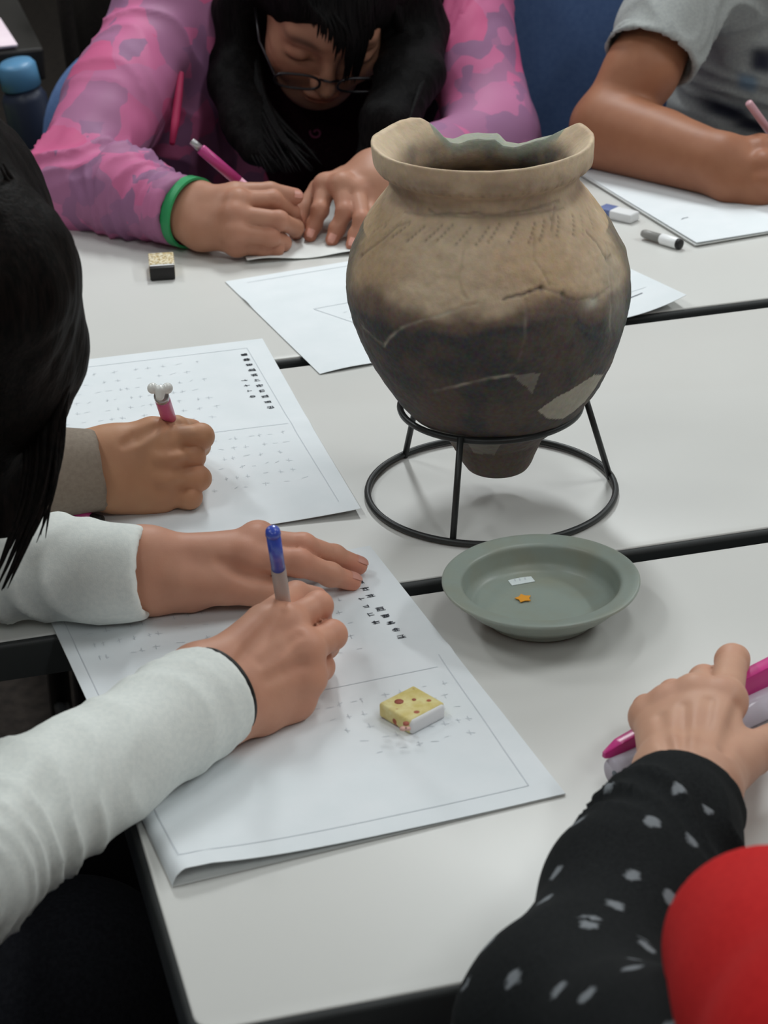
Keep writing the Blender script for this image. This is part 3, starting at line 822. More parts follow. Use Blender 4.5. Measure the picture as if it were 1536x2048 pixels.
class Hand:
    def __init__(s, fore, W, mcp, fing, thumb, extra=(), kf=0.0030, knuckle=0.0019, bulk=0.0135):
        g = lambda t: (W4(t), t[3])
        s.W = [g(t) for t in W]; s.mcp = [g(t) for t in mcp]
        s.fing = [[g(t) for t in f] for f in fing]; s.thumb = [g(t) for t in thumb]
        s.fore = [g(t) for t in fore]; s.extra = [[g(t) for t in e] for e in extra]
        s.kf = kf; s.kn = knuckle; s.bulk = bulk
        s.tips = [f[-1][0] for f in s.fing]+[s.thumb[-1][0]]
        s.knk = [m[0] for m in s.mcp]+[f[0][0] for f in s.fing]
    def pts(s):
        return np.array([p for p, _ in s.W+s.mcp+s.thumb+s.fore+[x for f in s.fing for x in f]])
    def __call__(s, p):
        (w1, r1), (w2, r2) = s.W
        d = d_cone(p, w1, w2, r1, r2)
        for i, (m, r) in enumerate(s.mcp):
            b = lerp3(w1, w2, i/3)
            d = smin(d, d_cone(p, b, m, s.bulk, r), 0.010)
        for i in range(3):
            d = smin(d, d_cone(p, s.mcp[i][0], s.mcp[i+1][0], s.mcp[i][1]*0.93, s.mcp[i+1][1]*0.93), 0.006)
        for i, (m, r) in enumerate(s.mcp):
            d = smin(d, _n(p-m)-(r+s.kn), 0.005)
        (e1, q1), (e2, q2) = s.fore
        a = smin(d_cone(p, w1, e1, r1, q1), d_cone(p, w2, e2, r2, q2), 0.02)
        a = smin(a, d_cone(p, lerp3(w1, w2, .5), lerp3(e1, e2, .5), (r1+r2)/2, (q1+q2)/2), 0.02)
        d = smin(d, a, 0.014)
        for e in s.extra:
            d = smin(d, d_chain(p, [x[0] for x in e], [x[1] for x in e], 0.006), 0.012)
        th = d_chain(p, [x[0] for x in s.thumb], [x[1] for x in s.thumb], 0.004)
        web = d_cone(p, lerp3(s.thumb[0][0], s.thumb[1][0], .75), lerp3(w1, s.mcp[0][0], .75), 0.0062, 0.0062)
        palm = smin(d, web, 0.010)
        out = smin(palm, th, 0.007)
        for f, (m, r) in zip(s.fing, s.mcp):
            ch = d_chain(p, [m]+[x[0] for x in f], [r*0.95]+[x[1] for x in f], 0.003)
            for x, rr in f[:-1]: ch = smin(ch, _n(p-x)-(rr+0.0005), 0.003)
            out = np.minimum(out, smin(palm, ch, s.kf))
        for pts, r in getattr(s, 'grooves', ()):
            out = smax(out, -(d_poly(p, pts, [r*.4]+[r]*(len(pts)-2)+[r*.4])), 0.007)
        return out
    def carve(s, pix, r, out=0.0016):
        """a shallow valley in the skin along photo pixels pix, laid on the surface seen there"""
        pts = []
        for px, py in pix:
            d = FWD+(px-768)/FPX*RIGHT-(py-1024)/FPX*UP; d = d/np.linalg.norm(d); t = 0.9
            for _ in range(80):
                e = float(s((CAM+d*t)[None])[0]); t += e*.9
                if e < 2e-4: break
            else: continue
            pts.append(CAM+d*(t-out))
        if len(pts) > 1: s.grooves = list(getattr(s, 'grooves', ()))+[(pts, r)]
def skin_tint(V, tips=(), knk=(), extra=()):
    c = np.ones((len(V), 3))
    def put(q, r, col, k):
        w = np.exp(-((V-q)**2).sum(1)/(2*r*r))[:, None]*k
        c[:] = c*(1-w)+np.array(col)*c*w
    for q in tips: put(q, 0.008, (1.10, 0.80, 0.80), 0.8)
    for q in knk: put(q, 0.008, (1.06, 0.86, 0.84), 0.55)
    for q, r, col, k in extra: put(np.asarray(q), r, col, k)
    return np.clip(c, 0.02, 1.3)
class Body:
    """collects signed-distance pieces of one figure into a single skin mesh"""
    def __init__(s): s.V, s.F, s.C, s.n = [], [], [], 0
    def add(s, fn, pts, pad, h, tint=None):
        pts = np.asarray(pts)
        V, F = sdf_mesh(fn, pts.min(0)-pad, pts.max(0)+pad, h)
        s.V.append(V); s.F.append(F+s.n); s.n += len(V)
        s.C.append(tint(V) if tint else np.ones((len(V), 3)))
    def build(s, m):
        me = np_mesh('person', np.concatenate(s.V), np.concatenate(s.F)); set_col(me, np.concatenate(s.C))
        return new_obj('person', me, m)
def axes(f, roll=0.0):
    f = np.asarray(f, float); f = f/np.linalg.norm(f)
    sd = np.cross([0, 0, 1.0], f); sd /= np.linalg.norm(sd); u = np.cross(f, sd)
    c, s_ = math.cos(roll), math.sin(roll)
    return np.stack([c*sd+s_*u, f, -s_*sd+c*u], 1)       # columns: side (photo right), forward, up
def head_fn(Hc, R, k=1.0, neck=None):
    Hc = np.asarray(Hc, float)
    def fn(p):
        q = ((p-Hc) @ R)/k; ax = q.copy(); ax[..., 0] = np.abs(ax[..., 0])
        d = d_ell(q, (0, -.012, .035), (.073, .088, .078))
        d = smin(d, d_ell(q, (0, .030, -.030), (.058, .055, .078)), .03)
        d = smin(d, d_ell(q, (0, .052, -.085), (.030, .028, .022)), .035)
        d = smin(d, d_ell(ax, (.034, .055, -.030), (.026, .026, .026)), .02)
        d = smin(d, d_ell(q, (0, .070, .014), (.044, .016, .011)), .02)
        d = smax(d, -d_ell(ax, (.031, .093, -.005), (.018, .013, .011)), .012)
        d = smin(d, d_ell(ax, (.031, .070, -.006), (.0150, .0140, .0115)), .003)
        d = smin(d, d_cone(q, (0, .084, .000), (0, .100, -.034), .006, .0098), .010)
        d = smin(d, d_ell(ax, (.0095, .091, -.038), (.007, .008, .006)), .005)
        d = smin(d, d_ell(q, (0, .084, -.0600), (.020, .010, .0050)), .004)
        d = smin(d, d_ell(q, (0, .082, -.0690), (.017, .010, .0060)), .004)
        e = d_ell(ax, (.074, -.006, -.010), (.009, .018, .030))
        e = smax(e, -d_ell(ax, (.082, .000, -.008), (.006, .010, .018)), .004)
        d = smin(d, e, .006)
        if neck is not None:
            b = ((np.asarray(neck)-Hc) @ R)/k
            d = smin(d, d_cone(q, (0, -.018, -.055), b, .046, .052), .03)
        return d*k
    return fn
def head_tint(V, Hc, R, k=1.0):
    q = ((V-np.asarray(Hc)) @ R)/k; x = np.abs(q[:, 0]); c = np.ones((len(V), 3))
    def put(w, col): c[:] = c*(1-w[:, None])+np.array(col)*w[:, None]
    fr = q[:, 1] > 0.04
    put(np.exp(-(q[:, 0]/.020)**4-((q[:, 2]+.0645)/.0085)**2)*fr*0.75, (.95, .55, .52))
    put(np.exp(-(q[:, 0]/.020)**4-((q[:, 2]+.0645)/.0012)**2)*fr*0.8, (.35, .18, .16))
    put(np.exp(-((x-.031)/.019)**4-((q[:, 2]-.0185+.25*(x-.031)**2*60)/.0045)**2)*fr*0.85, (.10, .08, .07))
    put(np.exp(-((x-.031)/.0155)**4-((q[:, 2]+.0115)/.0019)**2)*fr*0.95, (.06, .05, .05))
    put(np.exp(-((x-.038)/.020)**2-((q[:, 2]+.034)/.016)**2)*fr*0.35, (1.08, .80, .76))
    put(np.exp(-((x-.008)/.004)**2-((q[:, 2]+.0425)/.0025)**2)*fr*0.6, (.25, .15, .12))
    return c
def strands(V, F, pts, r0, r1, n=7, flat=1.0):
    """append a tapering lock of hair to V, F"""
    pts = np.asarray(pts, float)
    t = np.linspace(0, 1, 14); s_ = np.linspace(0, 1, len(pts))
    cur = np.stack([np.interp(t, s_, pts[:, i]) for i in range(3)], 1)
    for _ in range(3): cur[1:-1] = .25*cur[:-2]+.5*cur[1:-1]+.25*cur[2:]
    rad = r0+(r1-r0)*t**1.5; rad[0] *= .15; rad[1] *= .7; rad[-1] = 0.0002
    v, f = tube_pts(cur, rad, n); b = len(V)
    V.extend(v); F.extend([tuple(i+b for i in q) for q in f])
def hair_mat(name, c1, c2, rough=0.62):
    m = mat(name, c1, rough, 0.07)
    tc = N(m, 'ShaderNodeTexCoord'); mp = N(m, 'ShaderNodeMapping'); mp.inputs['Scale'].default_value = (1, 1, 0.12)
    L(m, tc.outputs['Object'], mp.inputs[0])
    n = noise(m, 420, 3, vec=mp.outputs[0])
    L(m, ramp(m, n.outputs[0], [(0.35, c1), (0.68, c2)]), bsdf(m).inputs['Base Color'])
    bump(m, n.outputs[0], 0.5, 0.0015)
    return m
def cloth_fn(parts, k=0.03, cuts=(), holes=(), wr=0.0025, ws=22, seed=0, folds=()):
    """parts = [(pts, radii)]; cuts = planes that end a sleeve; holes = cones hollowed out of an opening;
    folds = [(point, axis, wavelength, amplitude, reach)] creases across a limb"""
    def fn(p):
        d = None
        for pts, rad in parts:
            e = d_chain(p, pts, rad, 0.02)
            d = e if d is None else smin(d, e, k)
        for c, n_, cen, rr in cuts:
            n_ = np.asarray(n_, float); n_ = n_/np.linalg.norm(n_)
            pl = (p-c) @ n_
            near = _n(p-cen)-rr                # the plane only cuts near the cuff
            d = np.where(near < 0, smax(d, pl, 0.004), d)
        for a, b, ra, rb in holes:
            d = smax(d, -d_cone(p, a, b, ra, rb), 0.0015)
        return d
    def disp(p):
        d = wr*fbm(p, ws, 2, seed)
        for c, a, wl, amp, reach in folds:
            a = np.asarray(a)/np.linalg.norm(a); rel = p-c; t = rel @ a
            per = rel-t[..., None]*a
            ph = t/wl*2*math.pi+5.0*vnoise(p, 14, seed+3)+18*per[..., 2]
            s_ = np.sin(ph); d = d+amp*(1-2*np.abs(s_)**0.7)*np.exp(-(t/reach)**2)
        for c, n_, cen, rr in cuts:
            d = d*np.clip(np.abs((p-c) @ (np.asarray(n_, float)/np.linalg.norm(n_)))/0.012, 0.15, 1)
        return d
    fn.disp = disp
    return fn
def carry(f, disp):
    f.disp = disp; return f

# ------------------------------------------------------------------ materials of the people
SK_A = skin_mat('skin_a', srgb(176, 128, 104), srgb(158, 104, 84))
SK_B = skin_mat('skin_b', srgb(158, 106, 78), srgb(138, 86, 62))
SK_C = skin_mat('skin_c', srgb(206, 152, 126), srgb(186, 128, 106))
SK_D = skin_mat('skin_d', srgb(192, 146, 112), srgb(176, 122, 94))
SK_E = skin_mat('skin_e', srgb(202, 156, 130), srgb(186, 136, 114))
M_HAIR = hair_mat('black_hair', srgb(9, 8, 9), srgb(22, 20, 20))
M_HAIRB = hair_mat('dark_brown_hair', srgb(10, 9, 8), srgb(26, 20, 18))
def fabric(name, c1, c2, scale=300, rough=0.9, b=0.25):
    m = mottled(name, c1, c2, scale, rough, 0.15); bump(m, noise(m, 1200, 2).outputs[0], b, 0.0006); return m
M_WHITEF = fabric('white_knit', srgb(226, 230, 226), srgb(234, 237, 232))
M_TAUPE = fabric('taupe_knit', srgb(140, 128, 116), srgb(150, 138, 125))
M_BLACKF = fabric('black_knit', srgb(22, 24, 25), srgb(30, 32, 33))
M_REDF = fabric('red_fleece', srgb(190, 30, 32), srgb(202, 38, 38))
M_GREYF = fabric('grey_jersey', srgb(152, 155, 154), srgb(164, 166, 164))
M_DARKF = fabric('dark_denim', srgb(26, 27, 32), srgb(34, 35, 40))
M_MAROON = fabric('maroon_shirt', srgb(34, 16, 24), srgb(48, 20, 32))
M_NAVYF = fabric('navy_cloth', srgb(36, 40, 52), srgb(42, 46, 58))

def arm_pts(*t): return [W4(x) for x in t]

def short_hair(Hc, Rm, parent, m, k=1.0, seed=1, length=0.0):
    """cropped hair: a cap that leaves the face free, covered with locks combed from the crown"""
    T = lambda v: np.asarray(Hc)+(Rm @ np.asarray(v, float))*k
    def fn(p):
        q = ((p-Hc) @ Rm)/k
        d = smin(d_ell(q, (0, -.020, .036), (.082, .096, .084)), d_ell(q, (0, -.055, -.030), (.070, .050, .070)), .03)
        d = smax(d, -d_ell(q, (0, .115, -.035), (.066, .078, .082)), .01)
        return d*k
    V, F = sdf_mesh(fn, np.asarray(Hc)-.2, np.asarray(Hc)+.2, .006)
    V, F = list(map(tuple, V)), [tuple(q) for q in F]; rr = random.Random(seed)
    for i in range(150):
        az = i*2.39996; front = math.cos(az)                      # az = 0 looks forward
        end = 1.25 if front > .55 else (1.75 if front > -.2 else 2.25)
        end += rr.uniform(-.15, .12); st = rr.uniform(.05, .9)
        pts = []
        for t in np.linspace(st, max(end, st+.4), 6):
            r = 1.0+.02*rr.random()
            pts.append(T((.085*r*math.sin(t)*math.sin(az), -.018+.100*r*math.sin(t)*front, .034+.088*r*math.cos(t)-(.02 if t > 1.7 else 0))))
        strands(V, F, pts, rr.uniform(.005, .008), .001)
    return mesh('hair', V, F, m, parent)

M_NAIL = mat('fingernail', srgb(206, 146, 130), 0.35, 0.4)
def nails(hand, which, parent, up, size=1.0):
    """a thin plate on the upper side of each chosen finger tip"""
    for i in which:
        f = hand.fing[i] if i < 4 else hand.thumb
        t, r = f[-1]; d = t-f[-2][0]; d = d/np.linalg.norm(d)
        n_ = np.asarray(up, float); n_ = n_-d*(n_ @ d); n_ /= np.linalg.norm(n_); s_ = np.cross(d, n_)
        V, F = [], []; nu_, nv_ = 9, 7
        for a in np.linspace(-1, 1, nu_):
            for b in np.linspace(-1, 1, nv_):
                x, y = a*.0048*size, b*math.sqrt(max(0, 1-.55*a*a*(a > 0)))*.0038*size
                lift = r*math.sqrt(max(.05, 1-(y/(r*1.05))**2))-max(0, a)**2*.0012
                V.append(t+d*(x+.0002)+s_*y+n_*(lift+.0004))
        idx = np.arange(nu_*nv_).reshape(nu_, nv_)
        F = np.stack([idx[:-1, :-1], idx[1:, :-1], idx[1:, 1:], idx[:-1, 1:]], -1).reshape(-1, 4)
        o = mesh('fingernail', V, F, M_NAIL, parent)

# ================================================================== child in white (left foreground)
def child_white():
    R = Hand(fore=[(330, 1400, .048, .018), (370, 1470, .032, .018)],
             W=[(398, 1352, .046, .0170), (446, 1428, .026, .0165)],
             mcp=[(574, 1250, .056, .0120), (606, 1302, .046, .0122), (612, 1354, .031, .0112), (590, 1396, .017, .0100)],
             fing=[[(636, 1212, .056, .0092), (640, 1250, .032, .0080), (622, 1280, .012, .0070)],
                   [(664, 1270, .043, .0092), (652, 1292, .020, .0080), (628, 1304, .008, .0070)],
                   [(640, 1334, .022, .0088), (618, 1342, .010, .0078), (600, 1344, .009, .007)],
                   [(604, 1386, .011, .0080), (586, 1382, .009, .0072), (572, 1378, .009, .0065)]],
             thumb=[(446, 1328, .050, .0150), (528, 1250, .058, .0130), (592, 1192, .050, .0096), (632, 1198, .034, .0084)],
             bulk=0.0165, extra=[[(440, 1420, .022, .016), (520, 1428, .014, .0125), (586, 1402, .013, .011)]])
    Lh = Hand(fore=[(190, 1105, .048, .018), (195, 1160, .028, .018)],
             W=[(292, 1112, .044, .0170), (300, 1166, .024, .0165)],
             mcp=[(492, 1116, .038, .0125), (512, 1088, .042, .0125), (516, 1080, .032, .0115), (505, 1086, .018, .0100)],
             fing=[[(598, 1126, .033, .0094), (660, 1149, .018, .0080), (704, 1163, .008, .0068)],
                   [(606, 1094, .037, .0094), (668, 1113, .021, .0080), (716, 1131, .010, .0070)],
                   [(600, 1096, .022, .0085), (650, 1112, .011, .0075), (688, 1122, .007, .0065)],
                   [(585, 1098, .014, .0078), (626, 1110, .009, .0070), (655, 1118, .007, .006)]],
             thumb=[(360, 1160, .030, .0165), (452, 1170, .024, .0135), (530, 1184, .016, .0108), (590, 1192, .010, .0086)],
             bulk=0.0160, extra=[[(300, 1170, .022, .018), (380, 1176, .019, .016), (470, 1168, .018, .012)]])
    R.carve([(562, 1222), (545, 1246), (522, 1272), (498, 1300), (478, 1326)], .0036)
    R.carve([(596, 1268), (560, 1296), (524, 1322)], .0022); R.carve([(604, 1328), (570, 1344), (540, 1358)], .0022)
    Lh.carve([(440, 1122), (470, 1138), (505, 1152), (540, 1158)], .0030)
    Hc = P(-214, 520, .285); Rm = axes((0.62, 0.10, -0.78), 0.0)
    base = Hc+np.array([-0.20, 0.00, -0.02]); base[2] = TZ+0.16
    shR = np.array([base[0]-0.015, base[1]-0.135, TZ+0.13]); shL = np.array([base[0]-0.015, base[1]+0.135, TZ+0.13])
    elR = P(-90, 1715, .040); elL = P(-190, 1120, .045)
    hip = np.array([base[0]-0.10, base[1], 0.46])
    b = Body()
    b.add(R, R.pts(), .03, .0019, lambda V: skin_tint(V, R.tips, R.knk))
    b.add(Lh, Lh.pts(), .03, .0019, lambda V: skin_tint(V, Lh.tips, Lh.knk))
    hf = head_fn(Hc, Rm, .93, base)
    b.add(hf, [Hc, base], .13, .005, lambda V: head_tint(V, Hc, Rm, .93))
    legs = lambda p: np.minimum(d_chain(p, [hip+[0, .09, 0], hip+[.36, .10, .02], hip+[.38, .10, -.40]], [.085, .065, .045]),
                                d_chain(p, [hip+[0, -.09, 0], hip+[.36, -.10, .02], hip+[.38, -.10, -.40]], [.085, .065, .045]))
    trunk = lambda p: smin(d_chain(p, [base-[0, 0, .05], hip], [.085, .10]), d_chain(p, [shR, elR], [.038, .03]), .03)
    b.add(lambda p: smin(trunk(p), legs(p), .04), [base, hip, hip+[.40, .15, -.42], hip-[0, .18, 0], shR, elR], .11, .010)
    o = b.build(SK_C)
    tag(o, 'child in a white long-sleeved top, long dark hair hiding the face, at left front', 'person')
    nails(Lh, (0, 1), o, (0, -.35, 1)); nails(R, (1,), o, (.5, -.4, .8))
    # sleeves and shirt, one garment
    cR = P(424, 1394, .038); iR = lerp3(elR, cR, .5)
    cL = P(280, 1146, .038)
    nR = cR-elR; nL = cL-elL
    parts = [([base-[0.0, 0, .02], hip+[0, 0, .06]], [.105, .125]),
             ([shR, elR, cR+nR*.02], [.062, .046, .0335]), ([shL, elL, cL+nL*.02], [.062, .046, .0325]),
             ([shR, base-[0, 0, .02], shL], [.062, .085, .062])]
    nRu = nR/np.linalg.norm(nR); nLu = nL/np.linalg.norm(nL)
    # cuffs sit square to the arm but tilted as worn
    cut = [(cR+nRu*.004, nRu, cR, .09), (cL+nLu*.004, nLu+np.array([0, 0, .10]), cL, .09)]
    holes = [(cR-nRu*.004, cR+nRu*.05, .0262, .0290), (cL-nLu*.004, cL+nLu*.05, .0255, .0280)]
    fn = cloth_fn(parts, .05, cut, holes, wr=.0030, ws=16, seed=2,
                  folds=[(lerp3(elR, cR, .15), nR, .045, .0028, .07), (lerp3(elL, cL, .3), nL, .05, .0022, .08), (lerp3(elR, cR, .7), nR, .06, .0012, .06)])
    V, F = sdf_mesh(fn, np.min([elR, elL, hip, cR], 0)-.16, np.max([elR, elL, cR, cL, base], 0)+.14, .0036)
    sh = new_obj('shirt', np_mesh('shirt', V, F), M_WHITEF, o)
    pn = lambda p: smin(legs(p)-.008, d_ell(p, hip, (.13, .16, .10)), .05)
    V, F = sdf_mesh(pn, hip-[.2, .3, .52], hip+[.52, .3, .18], .009)
    new_obj('trousers', np_mesh('trousers', V, F), M_DARKF, o)
    # dark cord round the right wrist, under the cuff edge
    x, y, z = frame_axis(nRu); cc = cR+nRu*.0065
    cord = [cc+.0292*(math.cos(a)*x+math.sin(a)*y)*(1.0) for a in np.linspace(0, 2*math.pi, 48, endpoint=False)]
    tube('hair_tie', cord, .0019, M_BLACK, o, 8, True)
    # ---- hair: cap plus falling curtain
    hv = Hc
    def hairfn(p):
        q = (p-hv) @ Rm
        d = d_ell(q, (0, -.010, .024), (.084, .098, .088))
        d = smin(d, d_chain(p, [P(-214, 430, .33), P(-166, 540, .29), P(-96, 655, .25)], [.080, .076, .067], .02), .02)
        d = smin(d, d_ell(q, (0, -.010, -.040), (.078, .064, .070)), .02)
        # mass that falls over the near cheek towards the table
        a0 = P(-22, 560, .30); a1 = P(66, 690, .235); a2 = P(58, 800, .19); a3 = P(30, 920, .15); a4 = P(5, 1050, .115)
        d = smin(d, d_chain(p, [a0, a1, a2, a3, a4], [.045, .030, .021, .016, .009], .02), .03)
        b1 = P(-40, 760, .22); b2 = P(-50, 950, .14)
        d = smin(d, d_chain(p, [a0, b1, b2], [.05, .04, .03], .02), .03)
        return d
    hairfn.disp = lambda p: .0016*fbm(p*np.array([1.0, 1.0, .25]), 90, 2, 5)
    V, F = sdf_mesh(hairfn, Hc-[.20, .20, .24], Hc+[.20, .20, .16], .0035)
    V, F = list(map(tuple, V)), [tuple(q) for q in F]
    rr = random.Random(8)
    j = lambda s: rr.uniform(-s, s)
    path = [(26, 330, .37), (84, 430, .335), (130, 530, .300), (160, 630, .264), (166, 720, .235), (146, 785, .215), (118, 832, .20)]
    tail = [(112, 880, .185), (104, 960, .165), (80, 1040, .145), (48, 1105, .125), (16, 1180, .105)]
    for i in range(40):
        k = i/46; dx = -k*95-4; dh = -0.0*k
        st = rr.choice([0, 1, 2, 3]); pts = []
        for (px, py, h) in path[st:]: pts.append(P(px+dx+j(4)-6, py+j(6), h-.01*k))
        ext = rr.random()
        n = int(rr.uniform(0, 5.99)) if i > 6 else rr.choice([0, 0, 5])
        for (px, py, h) in tail[:n]: pts.append(P(px+dx*.55+j(9)+3, py+j(8), h-.01*k))
        strands(V, F, pts, rr.uniform(.0028, .0050), .0008)
    for i in range(9):
        px0 = 132-rr.uniform(0, 26); pts = [P(px0+16, 760+j(20), .22), P(px0, 830, .20), P(px0-2+j(5), 900, .18), P(px0-14+j(8), 980+j(20), .16), P(px0-50+j(22), 1080+j(50), .13)]
        strands(V, F, pts, .0022, .0005)
    mesh('hair', V, F, M_HAIRB, o)
    return o
child_white()
# blue-capped pen in that hand
M_BLUEP = mat('blue_ink_cap', srgb(62, 84, 186), 0.25, 0.6); M_CLEAR = mat('clear_barrel', srgb(230, 214, 206), 0.15, 0.6)
bsdf(M_CLEAR).inputs['Transmission Weight'].default_value = 0.55
def pen_line(top, tip): return P(*top), P(*tip)
a, b = pen_line((545, 1060, .1330), (584, 1318, .0035)); Lp = np.linalg.norm(b-a)
stick('ballpoint_pen', a, b, [('end_plug', [(-.0008, .0030), (.0008, .0046), (.004, .0050)], M_BLUEP), ('ink_section', [(.004, .0046), (.040, .0046)], M_BLUEP),
      ('barrel', [(.040, .0049), (Lp-.030, .0049), (Lp-.012, .0042)], M_CLEAR), ('nib', [(Lp-.012, .0040), (Lp-.003, .0014), (Lp, .0006)], M_STEEL)],
      'clear ballpoint pen with blue upper end in the hand of the child in white', 'pen')

# ================================================================== child in the taupe sleeve (left, behind)
def child_taupe():
    R = Hand(fore=[(140, 908, .048, .018), (140, 975, .026, .018)],
             W=[(226, 902, .046, .0165), (236, 972, .022, .0160)],
             mcp=[(322, 880, .054, .0115), (334, 916, .043, .0118), (332, 956, .028, .0112), (322, 988, .014, .0100)],
             fing=[[(402, 873, .051, .0094), (398, 892, .028, .0082), (374, 892, .016, .0070)],
                   [(386, 914, .038, .0088), (378, 930, .019, .0080), (356, 926, .011, .0070)],
                   [(398, 957, .024, .0087), (388, 964, .012, .0078), (366, 957, .009, .0068)],
                   [(380, 994, .0115, .0086), (370, 996, .009, .0074), (350, 986, .008, .0066)]],
             thumb=[(246, 890, .050, .0140), (304, 866, .056, .0120), (352, 858, .054, .0100), (384, 860, .042, .0086)],
             bulk=0.0160, extra=[[(236, 972, .020, .016), (290, 990, .013, .0125), (325, 990, .012, .0105)]])
    R.carve([(330, 846), (300, 858), (272, 872), (250, 886)], .0036); R.carve([(372, 892), (350, 896), (322, 897)], .0022)
    R.carve([(372, 934), (345, 937), (312, 936)], .0022); R.carve([(368, 976), (345, 980), (315, 980)], .0020)
    cR = P(200, 940, .036); elR = P(-170, 960, .045)
    base = np.array([-0.30, 1.68, TZ+.20]); Hc = base+[.10, 0, .17]; Rm = axes((0.75, 0.05, -0.62))
    shR = base+[-.01, -.13, -.03]; shL = base+[-.01, .13, -.03]; elL = base+[.14, .20, -.15]; hip = np.array([-.40, 1.68, .47])
    b = Body()
    b.add(R, R.pts(), .03, .0019, lambda V: skin_tint(V, R.tips, R.knk))
    hf = head_fn(Hc, Rm, 1.0, base)
    b.add(hf, [Hc, base], .13, .007, lambda V: head_tint(V, Hc, Rm))
    legs = lambda p: np.minimum(d_chain(p, [hip+[0, .09, 0], hip+[.36, .10, .02], hip+[.38, .10, -.41]], [.085, .065, .045]),
                                d_chain(p, [hip+[0, -.09, 0], hip+[.36, -.10, .02], hip+[.38, -.10, -.41]], [.085, .065, .045]))
    b.add(lambda p: smin(d_chain(p, [base-[0, 0, .05], hip], [.085, .10]), legs(p), .04), [base, hip, hip+[.40, .15, -.42], hip-[0, .18, 0]], .11, .012)
    o = b.build(SK_D)
    tag(o, 'child in a taupe sleeve gripping a pink pencil, body cut off by the left edge', 'person')
    n_ = cR-elR; nu = n_/np.linalg.norm(n_)
    parts = [([base-[0, 0, .03], hip+[0, 0, .06]], [.11, .13]), ([shR, elR, cR+n_*.02], [.062, .045, .0310]),
             ([shL, elL], [.06, .045]), ([shR, base-[0, 0, .03], shL], [.06, .09, .06])]
    fn = cloth_fn(parts, .05, [(cR+nu*.002, nu+np.array([0, 0, .12]), cR, .09)], [(cR-nu*.004, cR+nu*.05, .0245, .0270)], .002, 16, 6)
    V, F = sdf_mesh(fn, np.min([hip, shR, elR], 0)-.17, np.max([base, cR, shL, elL], 0)+.15, .0046)
    new_obj('sweater', np_mesh('sweater', V, F), M_TAUPE, o)
    V, F = sdf_mesh(lambda p: smin(legs(p)-.008, d_ell(p, hip, (.13, .16, .10)), .05), hip-[.2, .3, .53], hip+[.52, .3, .18], .011)
    new_obj('trousers', np_mesh('trousers', V, F), M_DARKF, o)
    short_hair(Hc, Rm, o, M_HAIR, seed=58)
child_taupe()
M_PINKP = mat('pink_pencil', srgb(206, 92, 140), 0.35, 0.5); M_SILV = mat('silver', srgb(176, 172, 174), 0.3, 0.5, 0.6); M_PEARL = mat('pearl', srgb(240, 240, 236), 0.2, 0.6)
a, b = P(322, 790, .100), P(362, 912, .0035); Lp = np.linalg.norm(b-a)
pp = stick('mechanical_pencil', a, b, [('barrel', [(.006, .0054), (.012, .0058), (Lp-.022, .0056), (Lp-.008, .0030)], M_PINKP), ('ferrule', [(0, .0052), (.002, .0058), (.0065, .0058)], M_SILV),
       ('lead_tip', [(Lp-.008, .0014), (Lp, .0004)], M_STEEL)], 'pink mechanical pencil with a white heart-shaped top in the fist at left', 'pencil')
def heart(c, r):
    def fn(p):
        ax = RIGHT
        d = smin(_n(p-(c-ax*r*.95+UP*r*.5))-r*.72, _n(p-(c+ax*r*.95+UP*r*.5))-r*.72, r*.15)
        return smin(d, d_cone(p, c+UP*r*.2, c-UP*r*.55, r*.75, r*.55), r*.15)
    return fn
hc = a+(a-b)/Lp*.0060
V, F = sdf_mesh(heart(hc, .0058), hc-.016, hc+.016, .0009); new_obj('heart_top', np_mesh('heart_top', V, F), M_PEARL, pp)

# ================================================================== child in pink (far side)
M_CAMO = mat('pink_camouflage', srgb(190, 90, 140), 0.62, 0.3)
def _camo():
    m = M_CAMO; tc = N(m, 'ShaderNodeTexCoord'); ob = tc.outputs['Object']
    def vor(sc, off, seed):
        mp = N(m, 'ShaderNodeMapping'); mp.inputs['Location'].default_value = off; mp.inputs['Rotation'].default_value = (.4, .3, .8); L(m, ob, mp.inputs[0])
        nz = noise(m, sc*1.2, 2, vec=mp.outputs[0]); ad = N(m, 'ShaderNodeVectorMath', operation='MULTIPLY_ADD')
        L(m, nz.outputs['Color'], ad.inputs[0]); ad.inputs[1].default_value = (.03, .03, .03); L(m, mp.outputs[0], ad.inputs[2])
        v = N(m, 'ShaderNodeTexVoronoi'); v.inputs['Scale'].default_value = sc; L(m, ad.outputs[0], v.inputs['Vector'])
        sp = N(m, 'ShaderNodeSeparateColor'); L(m, v.outputs['Color'], sp.inputs[0]); return sp.outputs[0]
    c1 = ramp(m, vor(19, (0, 0, 0), 1), [(0.0, srgb(190, 100, 142)), (0.33, srgb(180, 106, 146)), (0.62, srgb(158, 102, 138))], 'CONSTANT')
    f2 = ramp(m, vor(24, (3, 1, 2), 2), [(0.0, (0, 0, 0, 1)), (0.68, (1, 1, 1, 1))], 'CONSTANT')
    c = mixc(m, f2, c1, srgb(144, 98, 134))
    f3 = ramp(m, vor(15, (7, 2, 5), 2), [(0.0, (0, 0, 0, 1)), (0.80, (1, 1, 1, 1))], 'CONSTANT')
    L(m, mixc(m, f3, c, srgb(194, 88, 132)), bsdf(m).inputs['Base Color'])
_camo()
M_HOTPINK = mat('hot_pink_lining', srgb(186, 32, 82), 0.7, 0.2); M_ZIP = mat('zip_tape', srgb(140, 28, 66), 0.7, 0.2)
M_GREENB = mat('green_rubber', srgb(46, 150, 92), 0.5, 0.4)
